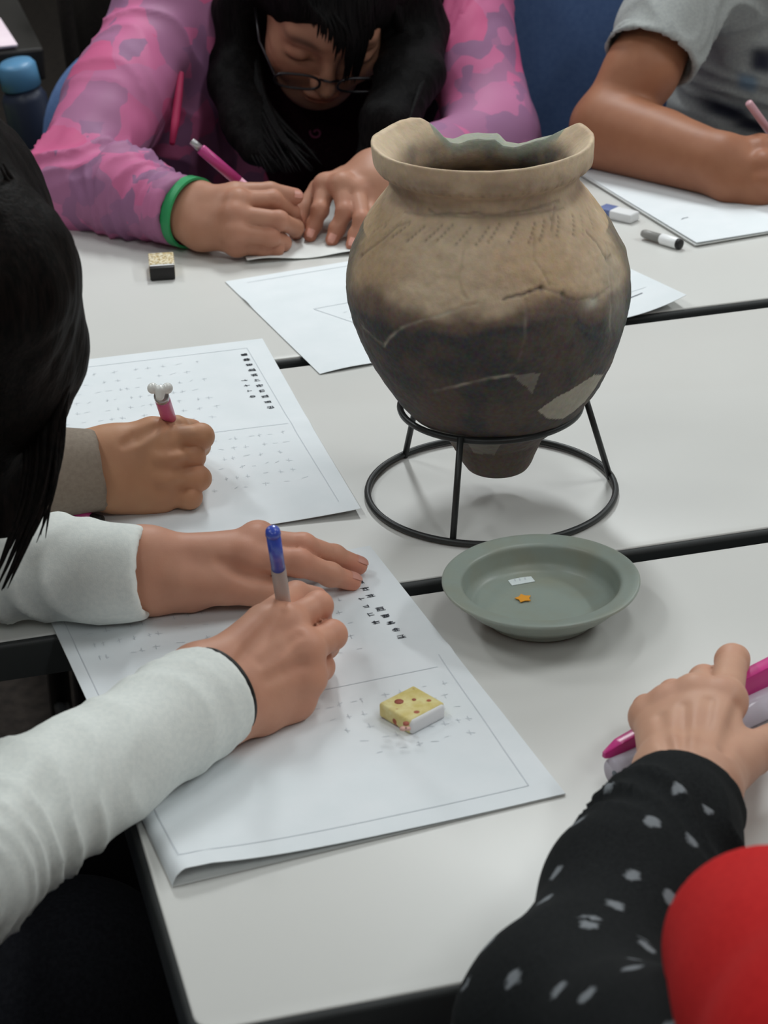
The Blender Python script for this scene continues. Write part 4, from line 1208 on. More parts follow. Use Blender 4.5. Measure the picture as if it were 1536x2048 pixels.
def child_pink():
    R = Hand(fore=[(355, 402, .044, .016), (362, 448, .026, .016)],
             W=[(398, 402, .046, .0165), (404, 462, .024, .0165)],
             mcp=[(476, 404, .054, .0115), (470, 432, .044, .0120), (470, 466, .030, .0115), (474, 490, .016, .0100)],
             fing=[[(545, 400, .050, .0094), (582, 424, .030, .0082), (596, 450, .012, .0070)],
                   [(558, 441, .038, .0094), (590, 456, .018, .0082), (592, 466, .008, .0070)],
                   [(540, 474, .024, .0088), (566, 486, .011, .0076), (552, 490, .007, .0066)],
                   [(526, 497, .0105, .0080), (552, 499, .008, .0070), (545, 496, .007, .006)]],
             thumb=[(420, 402, .050, .0140), (470, 388, .056, .0118), (540, 384, .055, .0098), (590, 393, .046, .0085)], bulk=.0155)
    Lh = Hand(fore=[(800, 318, .052, .020), (800, 345, .040, .020)],
             W=[(742, 340, .052, .0165), (746, 372, .044, .0165)],
             mcp=[(652, 372, .046, .0115), (684, 372, .050, .0118), (712, 384, .044, .0110), (734, 402, .034, .0100)],
             fing=[[(640, 420, .030, .0085), (628, 450, .015, .0076), (620, 472, .007, .0066)],
                   [(690, 424, .032, .0088), (674, 458, .016, .0078), (664, 480, .007, .0068)],
                   [(724, 440, .028, .0084), (712, 470, .014, .0074), (704, 490, .007, .0064)],
                   [(748, 448, .022, .0078), (744, 470, .012, .007), (738, 486, .006, .006)]],
             thumb=[(690, 356, .044, .0130), (640, 380, .036, .0115), (606, 420, .022, .0095), (596, 450, .012, .0080)], bulk=.0150)
    f = np.array([-0.16, -0.80, -0.62]); Rm = axes(f, -0.17); K = 1.05
    eye = P(660, 118, .122); Hc = eye-(Rm @ np.array([0, .084, -.004]))*K
    base = Hc+np.array([0.02, 0.16, -0.055])
    b = Body()
    b.add(R, R.pts(), .03, .0021, lambda V: skin_tint(V, R.tips, R.knk))
    b.add(Lh, Lh.pts(), .03, .0021, lambda V: skin_tint(V, Lh.tips, Lh.knk))
    hf = head_fn(Hc, Rm, K, base)
    b.add(hf, [Hc, base], .13, .0024, lambda V: head_tint(V, Hc, Rm, K))
    cR = P(366, 427, .036); elR = P(150, 374, .030); shR = P(352, 0, .155)
    cL = P(790, 345, .050); elL = P(985, 285, .020); shL = P(905, -40, .160)
    hip = np.array([base[0]+.0, base[1]+.10, .47])
    mid = (shR+shL)/2
    legs = lambda p: np.minimum(d_chain(p, [hip+[.09, 0, 0], hip+[.10, -.34, .02], hip+[.10, -.36, -.41]], [.085, .065, .045]),
                                d_chain(p, [hip+[-.09, 0, 0], hip+[-.10, -.34, .02], hip+[-.10, -.36, -.41]], [.085, .065, .045]))
    b.add(lambda p: smin(d_chain(p, [base-[0, 0, .03], hip], [.075, .10]), legs(p), .04), [base, hip, hip+[.15, -.40, -.42], hip-[.18, 0, 0]], .11, .011)
    o = b.build(SK_A)
    tag(o, 'child with glasses and long black hair in a pink camouflage jacket, bent over writing', 'person')
    nR = cR-elR; nu = nR/np.linalg.norm(nR); nL = cL-elL; nlu = nL/np.linalg.norm(nL)
    nails(R, (4,), o, (.2, -.8, .5)); nails(Lh, (0, 1, 2), o, (0, -.6, .8))
    # dark maroon shirt
    fn = cloth_fn([([base-[0, .015, .015], hip+[0, 0, .05]], [.095, .125]), ([shR+[.04, 0, -.02], base-[0, .015, .03], shL-[.04, 0, .02]], [.06, .09, .06]), ([shR+[.05, -.03, -.02], hip+[-.05, -.06, .14]], [.055, .09]), ([shL+[-.05, -.03, -.02], hip+[.05, -.06, .14]], [.055, .09])], .05, (), (), .002, 14, 3)
    fs = carry(lambda p: smax(fn(p), -d_ell(p, base+[0, -.02, .06], (.055, .07, .06)), .01), fn.disp)
    V, F = sdf_mesh(fs, np.min([hip, shR], 0)-.17, np.max([base, shL, hip], 0)+.16, .006)
    sh = new_obj('shirt', np_mesh('shirt', V, F), M_MAROON, o); VS = V
    # jacket: sleeves, shoulders, open front
    parts = [([shR, lerp3(shR, elR, .55)+[-.004, 0, .0], elR], [.062, .057, .047]), ([elR, lerp3(elR, cR, .5)+[0, 0, .006], cR+nR*.02], [.047, .044, .034]),
             ([shR+[.05, -.02, -.05], P(338, 285, .03)+[0, .05, 0], hip+[-.10, -.08, .10]], [.055, .050, .07]), ([shL, elL], [.062, .048]), ([elL, cL+nL*.05], [.046, .032]),
             ([shR, mid+[0, .07, .03], shL], [.062, .085, .064]), ([mid+[0, .07, 0], hip+[0, .02, .04]], [.115, .145]),
             ([shR+[.045, -.012, -.03], hip+[-.07, -.06, .08]], [.062, .075]), ([shL-[.035, 0, .03], hip+[.09, -.05, .08]], [.055, .07])]
    cfn = cloth_fn(parts, .035, [(cR-nu*.004, nu, cR, .07), (cL, nlu, cL, .05)], [(cR-nu*.012, cR+nu*.05, .0255, .028)], .0035, 15, 9,
                   folds=[(lerp3(elR, cR, .60), nR, .045, .0026, .05), (elR+[.03, -.02, .035], shR-elR, .085, .0055, .04), (lerp3(shR, elR, .35), shR-elR+np.array([.25, 0, .05]), .11, .0022, .08), (cR-nu*.02, nR, .018, .0013, .022)])
    opening = lambda p: d_chain(p, [mid+[.030, -.13, .08], mid+[.020, -.13, -.04], hip+[.02, -.17, .10]], [.045, .066, .09], .03)
    jf = carry(lambda p: smax(cfn(p), -opening(p), .012), cfn.disp)
    V, F = sdf_mesh(jf, np.min([hip, elR, shR, cR], 0)-.19, np.max([shL, elL, hip, shR], 0)+.17, .0042)
    jk = new_obj('jacket', np_mesh('jacket', V, F), M_CAMO, o)
    # hot pink strip under the sleeve seam and the zip bands
    seam = [P(84, 345, .030)-FWD*.012, P(92, 385, .016)-FWD*.022, P(114, 422, .004)-FWD*.022, P(150, 446, .000)-FWD*.012, P(250, 462, .002), P(330, 480, .004), P(392, 488, .006)]
    tube('pink_lining', seam, [.010, .014, .012, .006, .003, .004, .005], M_HOTPINK, jk, 10)
    for pts in ([(364, 150, .104), (358, 200, .086), (352, 250, .070), (346, 290, .056)],):
        pp_ = [P(*q)-FWD*.010 for q in pts]
        tube('zip_band', pp_, [.003]+[.0048]*(len(pp_)-2)+[.003], M_ZIP, jk, 10)
    V, F = sdf_mesh(lambda p: smin(legs(p)-.008, d_ell(p, hip, (.16, .13, .10)), .05), hip-[.3, .52, .53], hip+[.3, .2, .18], .011)
    new_obj('trousers', np_mesh('trousers', V, F), M_DARKF, o)
    # printed swirls on the shirt front
    M_SW = mat('swirl_print', srgb(122, 52, 84), 0.6)
    for (px, py, h, r, a0) in ((640, 270, .055, .008, 2.0),):
        c0 = None; pts = []; sv = VS[((np.stack(PX2(VS), 1)-[px, py])**2).sum(1) < 100]; c0 = sv[np.argmin((sv-CAM) @ FWD)]-FWD*.003
        for t in np.linspace(0, 1, 26):
            a = a0+t*4.6*math.pi/2; rr_ = r*(1-.72*t); pts.append(c0+RIGHT*rr_*math.cos(a)+UP*rr_*math.sin(a)*.95)
        tube('swirl', pts, .0022 if px < 500 else .0014, M_SW, sh, 6)
    # green wristband
    ct = P(377, 424, .036); x, y, z = frame_axis(nu); hs = []
    w1, w2 = R.W[0][0], R.W[1][0]
    side = (w2-w1)/np.linalg.norm(w2-w1); side = side-nu*(side @ nu); side /= np.linalg.norm(side); oth = np.cross(nu, side)
    V, F = [], []
    for i in range(40):
        a = 2*math.pi*i/40; rad = lambda k: ct+nu*k+side*.0372*math.cos(a)+oth*.0315*math.sin(a)
        V += [rad(-.0062), rad(.0062), ct+nu*.0062+side*.0345*math.cos(a)+oth*.0288*math.sin(a), ct-nu*.0062+side*.0345*math.cos(a)+oth*.0288*math.sin(a)]
    for i in range(40):
        for k in range(4): F.append((i*4+k, ((i+1) % 40)*4+k, ((i+1) % 40)*4+(k+1) % 4, i*4+(k+1) % 4))
    mesh('wristband', V, F, M_GREENB, o); sharp(bpy.data.objects['wristband'], 40)
    # ---- hair
    T = lambda x_, y_, z_: Hc+(Rm @ np.array([x_, y_, z_]))*K
    def hair(p):
        q = ((p-Hc) @ Rm)/K
        d = d_ell(q, (0, -.020, .040), (.087, .102, .090))
        d = smin(d, d_ell(q, (0, -.050, -.030), (.085, .070, .090)), .04)
        d = smax(d, -d_ell(q, (-.012, .125, -.030), (.070, .090, .082)), .012)
        d = d*K
        for pts, rad in LOCKS: d = smin(d, d_chain(p, pts, rad, .02), .022)
        d = smax(d, -(d_ell(q, (-.008, .112, -.028), (.058, .060, .066))*K), .006)
        return d
    hair.disp = lambda p: .0018*fbm(p*np.array([1.0, 1.0, .3]), 85, 2, 4)
    LOCKS = [([T(-.078, -.01, .03), T(-.092, .00, -.04), P(478, 150, .092), P(500, 240, .066), P(545, 318, .040)], [.024, .022, .022, .024, .014]),
             ([T(-.08, -.03, .0), P(462, 60, .12), P(462, 170, .088), P(500, 300, .046)], [.026, .022, .020, .012]),
             ([T(.075, .00, .03), T(.090, .03, -.03), P(800, 160, .100), P(770, 245, .075), P(735, 310, .045)], [.030, .030, .028, .024, .012]),
             ([T(.070, -.02, .05), P(845, 60, .13), P(842, 150, .10), P(815, 240, .07)], [.030, .026, .022, .012])]
    V, F = sdf_mesh(hair, Hc-[.24, .22, .24], Hc+[.24, .24, .20], .0036)
    V, F = list(map(tuple, V)), [tuple(q) for q in F]; rr = random.Random(5)
    # fringe swept over the brow and the (photo) right side of the face
    for i in range(110):
        k = i/109; x0 = -.058+.140*k+rr.uniform(-.004, .004)
        # short at the photo-left temple, long over the photo-right half of the face
        zend = np.interp(k, [0, .18, .32, .42, .58, 1], [.062, .056, .040, .004, -.030, -.055])+rr.uniform(-.008, .008)
        x1 = x0+.006+.020*rr.random()*(1-k); 
        yf = lambda x_, z_: .106-2.3*max(0, abs(x_)-.012)**1.55*4.0-.10*max(0, z_-.03)
        zm = (.080+zend)/2+.008
        pts = [T(x0*.55, .030, .124-.2*abs(x0)), T(x0*.85, .070-.3*abs(x0), .104-.25*abs(x0)), T(x0, min(yf(x0, .075), .088), .072), T(x1, yf(x1, zm)+.003, zm), T(x1, yf(x1, zend)+.004, zend)]
        strands(V, F, pts, rr.uniform(.0036, .0056), .0008)
    for i in range(26):
        k = i/25; pts = [T(.060+.02*k, .045-.05*k, .05), T(.078+.012*k, .055-.07*k, .0), T(.080+.014*k, .060-.08*k, -.05), T(.070+.02*k, .055-.09*k, -.10+rr.uniform(-.02, .02))]
        strands(V, F, pts, .006, .001)
    for i in range(70):
        k = rr.random(); e = rr.uniform(.0, 1)
        pts = [T(-.070-.016*k, .02-.06*k, .045), P(512-92*k, 40, .135-.01*k), P(514-84*k, 130, .108-.012*k), P(532-78*k, 215, .084-.012*k), P(566-80*k+30*e, 285+rr.uniform(-20, 20), .062-.012*k), P(600-90*k+50*e, 335+rr.uniform(-30, 14), .046-.010*k)]
        strands(V, F, pts, rr.uniform(.0036, .0062), .0010)
    for i in range(50):
        k = rr.random()
        pts = [T(.070+.016*k, .03-.06*k, .045), P(800+60*k, 60, .135), P(800+55*k, 140, .112), P(780+50*k, 215, .088), P(752+48*k, 280+rr.uniform(-20, 20), .064)]
        strands(V, F, pts, rr.uniform(.0036, .0062), .0010)
    mesh('hair', V, F, M_HAIR, o)
    # ---- glasses
    M_GL = mat('glasses_frame', srgb(46, 42, 46), 0.3, 0.6, 0.4)
    gl = None; zc, yc = -.020, .104
    for sx in (-1, 1):
        pts = [T(sx*(.033+.0235*math.copysign(abs(math.cos(a))**.7, math.cos(a))), yc-.10*(.0235*math.cos(a)+.01)*(1), zc+.0115*math.copysign(abs(math.sin(a))**.8, math.sin(a))) for a in np.linspace(0, 2*math.pi, 40, endpoint=False)]
        q_ = tube('glasses_frame' if gl is None else 'rim', pts, .0016, M_GL, gl or o, 8, True); gl = gl or q_
        tube('temple', [T(sx*.057, yc-.004, zc+.004), T(sx*.072, .06, zc+.008), T(sx*.076, .01, zc+.012)], .0015, M_GL, gl, 6)
    tube('bridge', [T(-.010, yc-.002, zc+.004), T(0, yc+.003, zc+.007), T(.010, yc-.002, zc+.004)], .0015, M_GL, gl, 6)
    return o
child_pink()
a, b = P(389, 287, .098), P(599, 468, .003); Lp = np.linalg.norm(b-a)
M_PK2 = mat('magenta_pen', srgb(186, 60, 128), 0.35, 0.5); M_PK3 = mat('pale_pink_grip', srgb(214, 150, 170), 0.4)
stick('pink_pen', a, b, [('clicker', [(-.004, .0030), (-.003, .0036), (.008, .0038)], M_SILV), ('barrel', [(.008, .0052), (.010, .0056), (.058, .0056)], M_PK2), ('grip', [(.058, .0054), (Lp-.022, .0052), (Lp-.008, .0026)], M_PK3), ('nib', [(Lp-.008, .0016), (Lp, .0005)], M_STEEL)],
      'pink pen with silver clicker in the hand of the child in pink', 'pen')

# ================================================================== child in grey t-shirt (far right)
def child_grey():
    W1, W2 = (1448, 312, .046, .021), (1452, 354, .026, .021)
    R = Hand(fore=[(1215, 245, .052, .034), (1215, 278, .034, .034)], W=[W1, W2],
             mcp=[(1520, 302, .052, .0120), (1530, 330, .044, .0122), (1532, 362, .030, .0115), (1524, 384, .016, .0105)],
             fing=[[(1580, 298, .046, .0094), (1602, 318, .026, .0082), (1596, 338, .010, .0072)],
                   [(1586, 332, .038, .0094), (1606, 348, .020, .0082), (1596, 358, .009, .0072)],
                   [(1580, 368, .024, .0090), (1596, 378, .012, .0080), (1584, 384, .008, .0070)],
                   [(1566, 392, .011, .0082), (1580, 394, .009, .0074), (1570, 392, .008, .0066)]],
             thumb=[(1478, 305, .048, .0150), (1520, 292, .052, .0125), (1572, 290, .050, .0100), (1604, 300, .040, .0086)], bulk=.0160,
             extra=[[(1228, 256, .044, .0365), (1330, 288, .040, .0335), (1440, 330, .036, .0235)],
                    [(1462, 372, .020, .016), (1500, 384, .014, .014), (1524, 384, .014, .011)]])
    el = P(1212, 252, .045); mida = P(1284, 140, .100); sh = P(1415, -95, .200)
    up = lambda p: d_chain(p, [el, mida, sh], [.037, .037, .044], .02)
    both = lambda p: smin(R(p), up(p), .010)
    shL = sh+np.array([.29, .03, 0]); base = (sh+shL)/2+[0, .02, .03]; hip = np.array([base[0], base[1]+.10, .47]); Hc = base+[0, -.08, .17]
    Rm = axes((0.0, -.80, -.58))
    elL = shL+[.05, -.16, -.20]; elL[2] = TZ+.045; wl = elL+np.array([-.13, -.13, -.008]); dl_ = np.array([-.75, -.66, 0]); nl_ = np.array([-.66, .75, 0])
    pt = lambda s_, t_, z_, r_: (wl+dl_*s_+nl_*t_+np.array([0, 0, z_]), r_)
    HL = Hand.__new__(Hand); HL.kf = .003; HL.kn = .0012; HL.bulk = .014
    HL.W = [pt(0, .014, 0, .017), pt(0, -.014, -.004, .016)]; HL.fore = [(elL, .030), (elL+[.01, .01, -.01], .028)]
    HL.mcp = [pt(.075, .026, -.002, .0115), pt(.080, .008, 0, .0118), pt(.077, -.010, -.003, .011), pt(.070, -.026, -.008, .0098)]
    HL.fing = [[pt(.075+a_, t_, z_, r_) for a_, z_, r_ in ((.034*l_, -.004, .009), (.056*l_, -.016, .008), (.074*l_, -.026, .007))] for t_, l_ in ((.030, 1), (.009, 1.08), (-.012, 1), (-.032, .8))]
    HL.thumb = [pt(.015, .022, -.004, .0145), pt(.048, .040, -.010, .0115), pt(.070, .050, -.018, .0095), pt(.088, .052, -.024, .008)]; HL.extra = []
    HL.tips = [f_[-1][0] for f_ in HL.fing]; HL.knk = [m_[0] for m_ in HL.mcp]; cL = wl
    b = Body()
    b.add(both, np.r_[R.pts(), [el, mida, sh]], .05, .0027, lambda V: skin_tint(V, R.tips, R.knk))
    b.add(HL, HL.pts(), .035, .0027, lambda V: skin_tint(V, HL.tips, HL.knk))
    hf = head_fn(Hc, Rm, 1.0, base); b.add(hf, [Hc, base], .13, .006, lambda V: head_tint(V, Hc, Rm))
    legs = lambda p: np.minimum(d_chain(p, [hip+[.09, 0, 0], hip+[.10, -.34, .02], hip+[.10, -.36, -.41]], [.085, .065, .045]),
                                d_chain(p, [hip+[-.09, 0, 0], hip+[-.10, -.34, .02], hip+[-.10, -.36, -.41]], [.085, .065, .045]))
    b.add(lambda p: smin(smin(d_chain(p, [base-[0, 0, .05], hip], [.085, .10]), legs(p), .04), d_chain(p, [shL, elL], [.04, .034]), .03), [base, hip, hip+[.15, -.40, -.42], hip-[.18, 0, 0], elL, cL], .11, .011)
    o = b.build(SK_B)
    tag(o, 'child in a grey printed T-shirt resting a bare forearm on paper, at far right', 'person')
    cut_c = P(1300, 118, .112); ax_ = el-sh; ax_ /= np.linalg.norm(ax_)
    parts = [([sh, lerp3(sh, cut_c, 1.25)], [.060, .051]), ([shL, lerp3(shL, elL, .7)], [.062, .056]), ([sh, base-[0, 0, .04], shL], [.062, .085, .062]),
             ([base-[0, .0, .05], hip+[0, 0, .04]], [.105, .135]), ([base-[.06, .02, .06], hip+[-.06, -.03, .06]], [.085, .10]), ([base-[-.06, .02, .06], hip+[.06, -.03, .06]], [.085, .10])]
    fn = cloth_fn(parts, .035, [(cut_c, ax_+np.array([.05, -.25, -.02]), cut_c, .11)], [(cut_c+ax_*.002, cut_c+ax_*.08, .047, .05)], .0035, 12, 4,
                  folds=[(base-[.10, .05, .10], np.array([.5, 0, .8]), .10, .004, .07), (base-[.02, .1, .2], np.array([.4, 0, .9]), .12, .003, .08)])
    def dark_print(V):
        c = np.zeros((len(V), 3)); px = np.stack(PX2(V), 1); dep = (V-CAM) @ FWD
        def motif(qx, qy, rx, rz, ch):
            # the nearest point of the shirt front at that spot, then an oval printed on the cloth around it
            near = ((px-[qx, qy])**2).sum(1) < 14**2
            if not near.any(): return
            i0 = np.where(near)[0][np.argmin(dep[near])]; rel = V-V[i0]
            w = np.exp(-((rel @ RIGHT/rx)**4+((rel[:, 2]+.22*(rel @ RIGHT))/rz)**4+(rel[:, 1]/.07)**4))
            c[:, ch] = np.maximum(c[:, ch], w)
        motif(1445, 232, .030, .012, 0); motif(1515, 130, .014, .016, 0); motif(1500, 262, .024, .009, 0); motif(1490, 178, .011, .010, 1)
        return c
    V, F = sdf_mesh(fn, np.min([hip, sh, cut_c], 0)-.17, np.max([shL, base, hip, elL], 0)+.16, .0042)
    # printed motifs sit on the shirt front, fixed in shirt coordinates
    me = np_mesh('t_shirt', V, F); set_col(me, dark_print(V), 'print')
    m = M_GREYF; at = N(m, 'ShaderNodeVertexColor', layer_name='print'); sp = N(m, 'ShaderNodeSeparateColor'); L(m, at.outputs[0], sp.inputs[0])
    src = bsdf(m).inputs['Base Color'].links[0].from_socket
    c = mixc(m, sp.outputs[0], src, srgb(48, 50, 62)); c = mixc(m, sp.outputs[1], c, srgb(120, 140, 158)); L(m, c, bsdf(m).inputs['Base Color'])
    new_obj('t_shirt', me, m, o)
    V, F = sdf_mesh(lambda p: smin(legs(p)-.008, d_ell(p, hip, (.16, .13, .10)), .05), hip-[.3, .52, .53], hip+[.3, .2, .18], .011)
    new_obj('trousers', np_mesh('trousers', V, F), M_DARKF, o)
    short_hair(Hc, Rm, o, M_HAIR, seed=5)
child_grey()
a, b = P(1497, 205, .095), P(1604, 352, .003); Lp = np.linalg.norm(b-a)
M_PALEP = mat('pale_pink_pencil', srgb(196, 150, 158), 0.4)
stick('pale_pencil', a, b, [('barrel', [(0, .0036), (.001, .0042), (Lp-.02, .0042)], M_PALEP), ('wood_tip', [(Lp-.02, .0040), (Lp-.002, .0008), (Lp, .0004)], M_CREAM)],
      'pale pink pencil in the hand at the right edge', 'pencil')

# ================================================================== child in black and red (front right)
def child_red():
    Lh = Hand(fore=[(1300, 1640, .046, .019), (1372, 1668, .048, .019)],
             W=[(1408, 1578, .048, .0180), (1338, 1552, .046, .0175)],
             mcp=[(1448, 1402, .054, .0122), (1392, 1394, .054, .0120), (1340, 1412, .048, .0112), (1298, 1434, .040, .0102)],
             fing=[[(1464, 1322, .048, .0100), (1470, 1318, .024, .0086), (1450, 1350, .009, .0075)],
                   [(1408, 1362, .040, .0094), (1418, 1372, .017, .0084), (1400, 1400, .008, .0072)],
                   [(1346, 1390, .034, .0090), (1352, 1398, .014, .0080), (1344, 1424, .008, .0070)],
                   [(1294, 1418, .028, .0084), (1300, 1424, .012, .0074), (1300, 1448, .008, .0065)]],
             thumb=[(1440, 1552, .046, .0160), (1504, 1506, .040, .0128), (1566, 1470, .030, .0102), (1612, 1448, .022, .0086)], bulk=.0165)
    Lh.carve([(1420, 1396), (1412, 1440), (1402, 1490)], .0012, .0018); Lh.carve([(1366, 1406), (1366, 1450), (1368, 1495)], .0012, .0018); Lh.carve([(1318, 1428), (1326, 1470), (1338, 1505)], .0012, .0018)
    Lh.carve([(1478, 1410), (1468, 1450), (1450, 1500)], .0030)
    cL = P(1372, 1604, .046); el = P(1128, 2060, .050); sh = P(1700, 2330, .17)
    base = sh+[.20, -.05, .05]; shR = sh+[.34, -.06, 0]; hip = np.array([base[0]+.02, base[1]-.10, .46]); Hc = base+[0, .06, .17]; Rm = axes((-.1, .86, -.5))
    b = Body()
    b.add(Lh, Lh.pts(), .03, .0019, lambda V: skin_tint(V, Lh.tips, Lh.knk))
    hf = head_fn(Hc, Rm, 1.0, base); b.add(hf, [Hc, base], .13, .007, lambda V: head_tint(V, Hc, Rm))
    legs = lambda p: np.minimum(d_chain(p, [hip+[.09, 0, 0], hip+[.10, .34, .02], hip+[.10, .36, -.41]], [.085, .065, .045]),
                                d_chain(p, [hip+[-.09, 0, 0], hip+[-.10, .34, .02], hip+[-.10, .36, -.41]], [.085, .065, .045]))
    b.add(lambda p: smin(d_chain(p, [base-[0, 0, .05], hip], [.085, .10]), legs(p), .04), [base, hip, hip+[.15, .40, -.42], hip-[.18, 0, 0]], .11, .012)
    o = b.build(SK_E)
    tag(o, 'child in a black dotted sleeve and red vest gripping a magenta pouch, front right', 'person')
    n_ = cL-el; nu = n_/np.linalg.norm(n_)
    m1 = lerp3(el, cL, .55); m2 = lerp3(el, cL, .80)
    parts = [([el, m1, m2, cL+nu*.02], [.0435, .0445, .040, .0345]), ([el, sh], [.044, .058])]
    def ribs(p, f0):
        return f0
    fn0 = cloth_fn(parts, .04, [(cL, nu+np.array([0, 0, .10]), cL, .10)], [(cL-nu*.006, cL+nu*.05, .0275, .031)], .003, 15, 7,
                  folds=[(lerp3(el, cL, .74), n_, .055, .0030, .028)])
    V, F = sdf_mesh(fn0, np.min([el, sh, cL], 0)-.10, np.max([el, sh, cL], 0)+.10, .0036)
    me = np_mesh('sleeve', V, F)
    # arm coordinates for the printed dots: along the sleeve and round it
    def armco(V):
        out = np.zeros((len(V), 3)); best = np.full(len(V), 9.0)
        for (A, B_, off) in ((cL, el, 0.0), (el, sh, np.linalg.norm(cL-el))):
            d = (B_-A); l = np.linalg.norm(d); d = d/l; t = (V-A) @ d; x, y, _ = frame_axis(d)
            per = V-A-t[:, None]*d; dist = _n(per)+np.maximum(0, np.abs(t-l/2)-l/2)
            a = np.arctan2(per @ y, per @ x); s_ = dist < best
            out[s_, 0] = (t+off)[s_]; out[s_, 1] = (a*.045)[s_]; best = np.minimum(best, dist)
        return out
    set_col(me, np.abs(armco(V)+np.array([.2, .5, 0])), 'armco')
    m = mat('black_dotted_knit', srgb(26, 28, 29), 0.9, 0.12)
    at = N(m, 'ShaderNodeVertexColor', layer_name='armco')
    vo = N(m, 'ShaderNodeTexVoronoi'); vo.voronoi_dimensions = '2D'; vo.inputs['Scale'].default_value = 25; vo.inputs['Randomness'].default_value = 0.62
    mp = N(m, 'ShaderNodeMapping'); mp.inputs['Scale'].default_value = (1.0, 1.15, 1); L(m, at.outputs[0], mp.inputs[0]); L(m, mp.outputs[0], vo.inputs['Vector'])
    nz = noise(m, 260, 2); sub = N(m, 'ShaderNodeMath', operation='MULTIPLY_ADD'); L(m, nz.outputs[0], sub.inputs[0]); sub.inputs[1].default_value = .16; L(m, vo.outputs['Distance'], sub.inputs[2])
    dots = ramp(m, sub.outputs[0], [(0.165, (1, 1, 1, 1)), (0.225, (0, 0, 0, 1))])
    sx = N(m, 'ShaderNodeSeparateColor'); L(m, at.outputs[0], sx.inputs[0])
    gate = N(m, 'ShaderNodeMath', operation='GREATER_THAN'); L(m, sx.outputs[0], gate.inputs[0]); gate.inputs[1].default_value = .2+.050
    mu = N(m, 'ShaderNodeMath', operation='MULTIPLY'); L(m, dots, mu.inputs[0]); L(m, gate.outputs[0], mu.inputs[1])
    fib = noise(m, 500, 2); base_c = ramp(m, fib.outputs[0], [(.3, srgb(22, 24, 25)), (.7, srgb(32, 34, 35))])
    L(m, mixc(m, mu.outputs[0], base_c, srgb(126, 130, 134)), bsdf(m).inputs['Base Color'])
    bump(m, noise(m, 1200, 2).outputs[0], .25, .0006)
    new_obj('sleeve', me, m, o)
    # red vest over shoulder and trunk
    v0 = P(1548, 1905, .165); v1 = P(1800, 2210, .215)
    parts = [([v0, v1, base-[0, 0, .05]], [.045, .062, .10]), ([base-[0, 0, .06], hip+[0, 0, .05]], [.125, .145]), ([base-[0, 0, .03], shR], [.09, .075])]
    fn1 = cloth_fn(parts, .05, (), (), .0060, 9, 8)
    V, F = sdf_mesh(fn1, np.min([v0, hip, base, sh], 0)-.19, np.max([v0, base, hip, shR], 0)+.17, .006)
    new_obj('vest', np_mesh('vest', V, F), M_REDF, o)
    V, F = sdf_mesh(lambda p: smin(legs(p)-.008, d_ell(p, hip, (.16, .13, .10)), .05), hip-[.3, .2, .53], hip+[.3, .52, .18], .011)
    new_obj('trousers', np_mesh('trousers', V, F), M_DARKF, o)
    short_hair(Hc, Rm, o, M_HAIR, seed=10)
child_red()

# clear pouch with a magenta closing bar under that hand
M_MAG = mat('magenta_plastic', srgb(196, 44, 128), 0.3, 0.5); M_MAGD = mat('magenta_plastic_deep', srgb(160, 30, 96), 0.35, 0.5)
M_VINYL = mat('clear_vinyl', srgb(228, 220, 232), 0.12, 0.5); bsdf(M_VINYL).inputs['Transmission Weight'].default_value = 0.35; bsdf(M_VINYL).inputs['IOR'].default_value = 1.15
a = P(1207, 1512, .020); b = P(1640, 1312, .020); d = (b-a)/np.linalg.norm(b-a); sd = np.array([-d[1], d[0], 0]); sd /= np.linalg.norm(sd)
po = empty('clear_pouch', a-[0, 0, .024])
def bar(name, a, b, w, h, m, parent, bev):
    d = (b-a)/np.linalg.norm(b-a); s_ = np.array([-d[1], d[0], 0]); s_ /= np.linalg.norm(s_); up = np.cross(d, s_)
    M4 = Matrix(((d[0], s_[0], up[0], 0), (d[1], s_[1], up[1], 0), (d[2], s_[2], up[2], 0), (0, 0, 0, 1)))
    return box(name, (a+b)/2, (np.linalg.norm(b-a), w, h), m, parent, 0, bev, 3, True, M4)
Lb_ = np.linalg.norm(b-a); bm = bmesh.new(); secs = []
for t_, w_, z0_, z1_ in ((0, .0035, .0185, .0225), (.012, .0090, .0165, .0260), (.06, .0115, .0150, .0300), (.16, .0125, .0140, .0345), (Lb_, .0125, .0140, .0345)):
    c_ = a+d*t_; c_[2] = TZ
    secs.append([bm.verts.new(tuple(c_+sd*x_+np.array([0, 0, z_]))) for x_, z_ in ((-w_/2, z0_), (w_/2, z0_), (w_/2*.8, z1_), (-w_/2*.8, z1_))])
for s0, s1 in zip(secs[:-1], secs[1:]):
    for k in range(4): bm.faces.new((s0[k], s0[(k+1) % 4], s1[(k+1) % 4], s1[k]))
bm.faces.new(secs[0][::-1]); bm.faces.new(secs[-1])
sharp(bm_obj('closing_bar', bm, M_MAG, po, True, .0008, 2), 30)
g0 = P(1230, 1548, .0103); g1 = g0+d*.20
rl = tube('rolled_vinyl', [np.array([p_[0], p_[1], TZ+.0103]) for p_ in (g0, lerp3(g0, g1, .5), g1)], .0100, M_VINYL, po, 28)
tube('roll_core', [np.array([p_[0], p_[1], TZ+.0103]) for p_ in (g0-d*.0006, g0+d*.10)], .0022, M_INKM, po, 12)
tag(po, 'rolled clear vinyl pouch with a magenta closing bar under the hand at right', 'pencil case')
# small pink and dark pencil stub by the taupe cuff
a = P(150, 1030, .006); b = P(205, 1042, .005); Lp = np.linalg.norm(b-a)
stick('pencil_stub', a, b, [('body', [(0, .004), (.001, .0046), (Lp*.6, .0046)], M_PK2), ('dark_end', [(Lp*.6, .0044), (Lp-.001, .0044), (Lp, .0036)], M_BLACK)],
      'short pink pencil stub with dark end beside the taupe cuff', 'pencil')

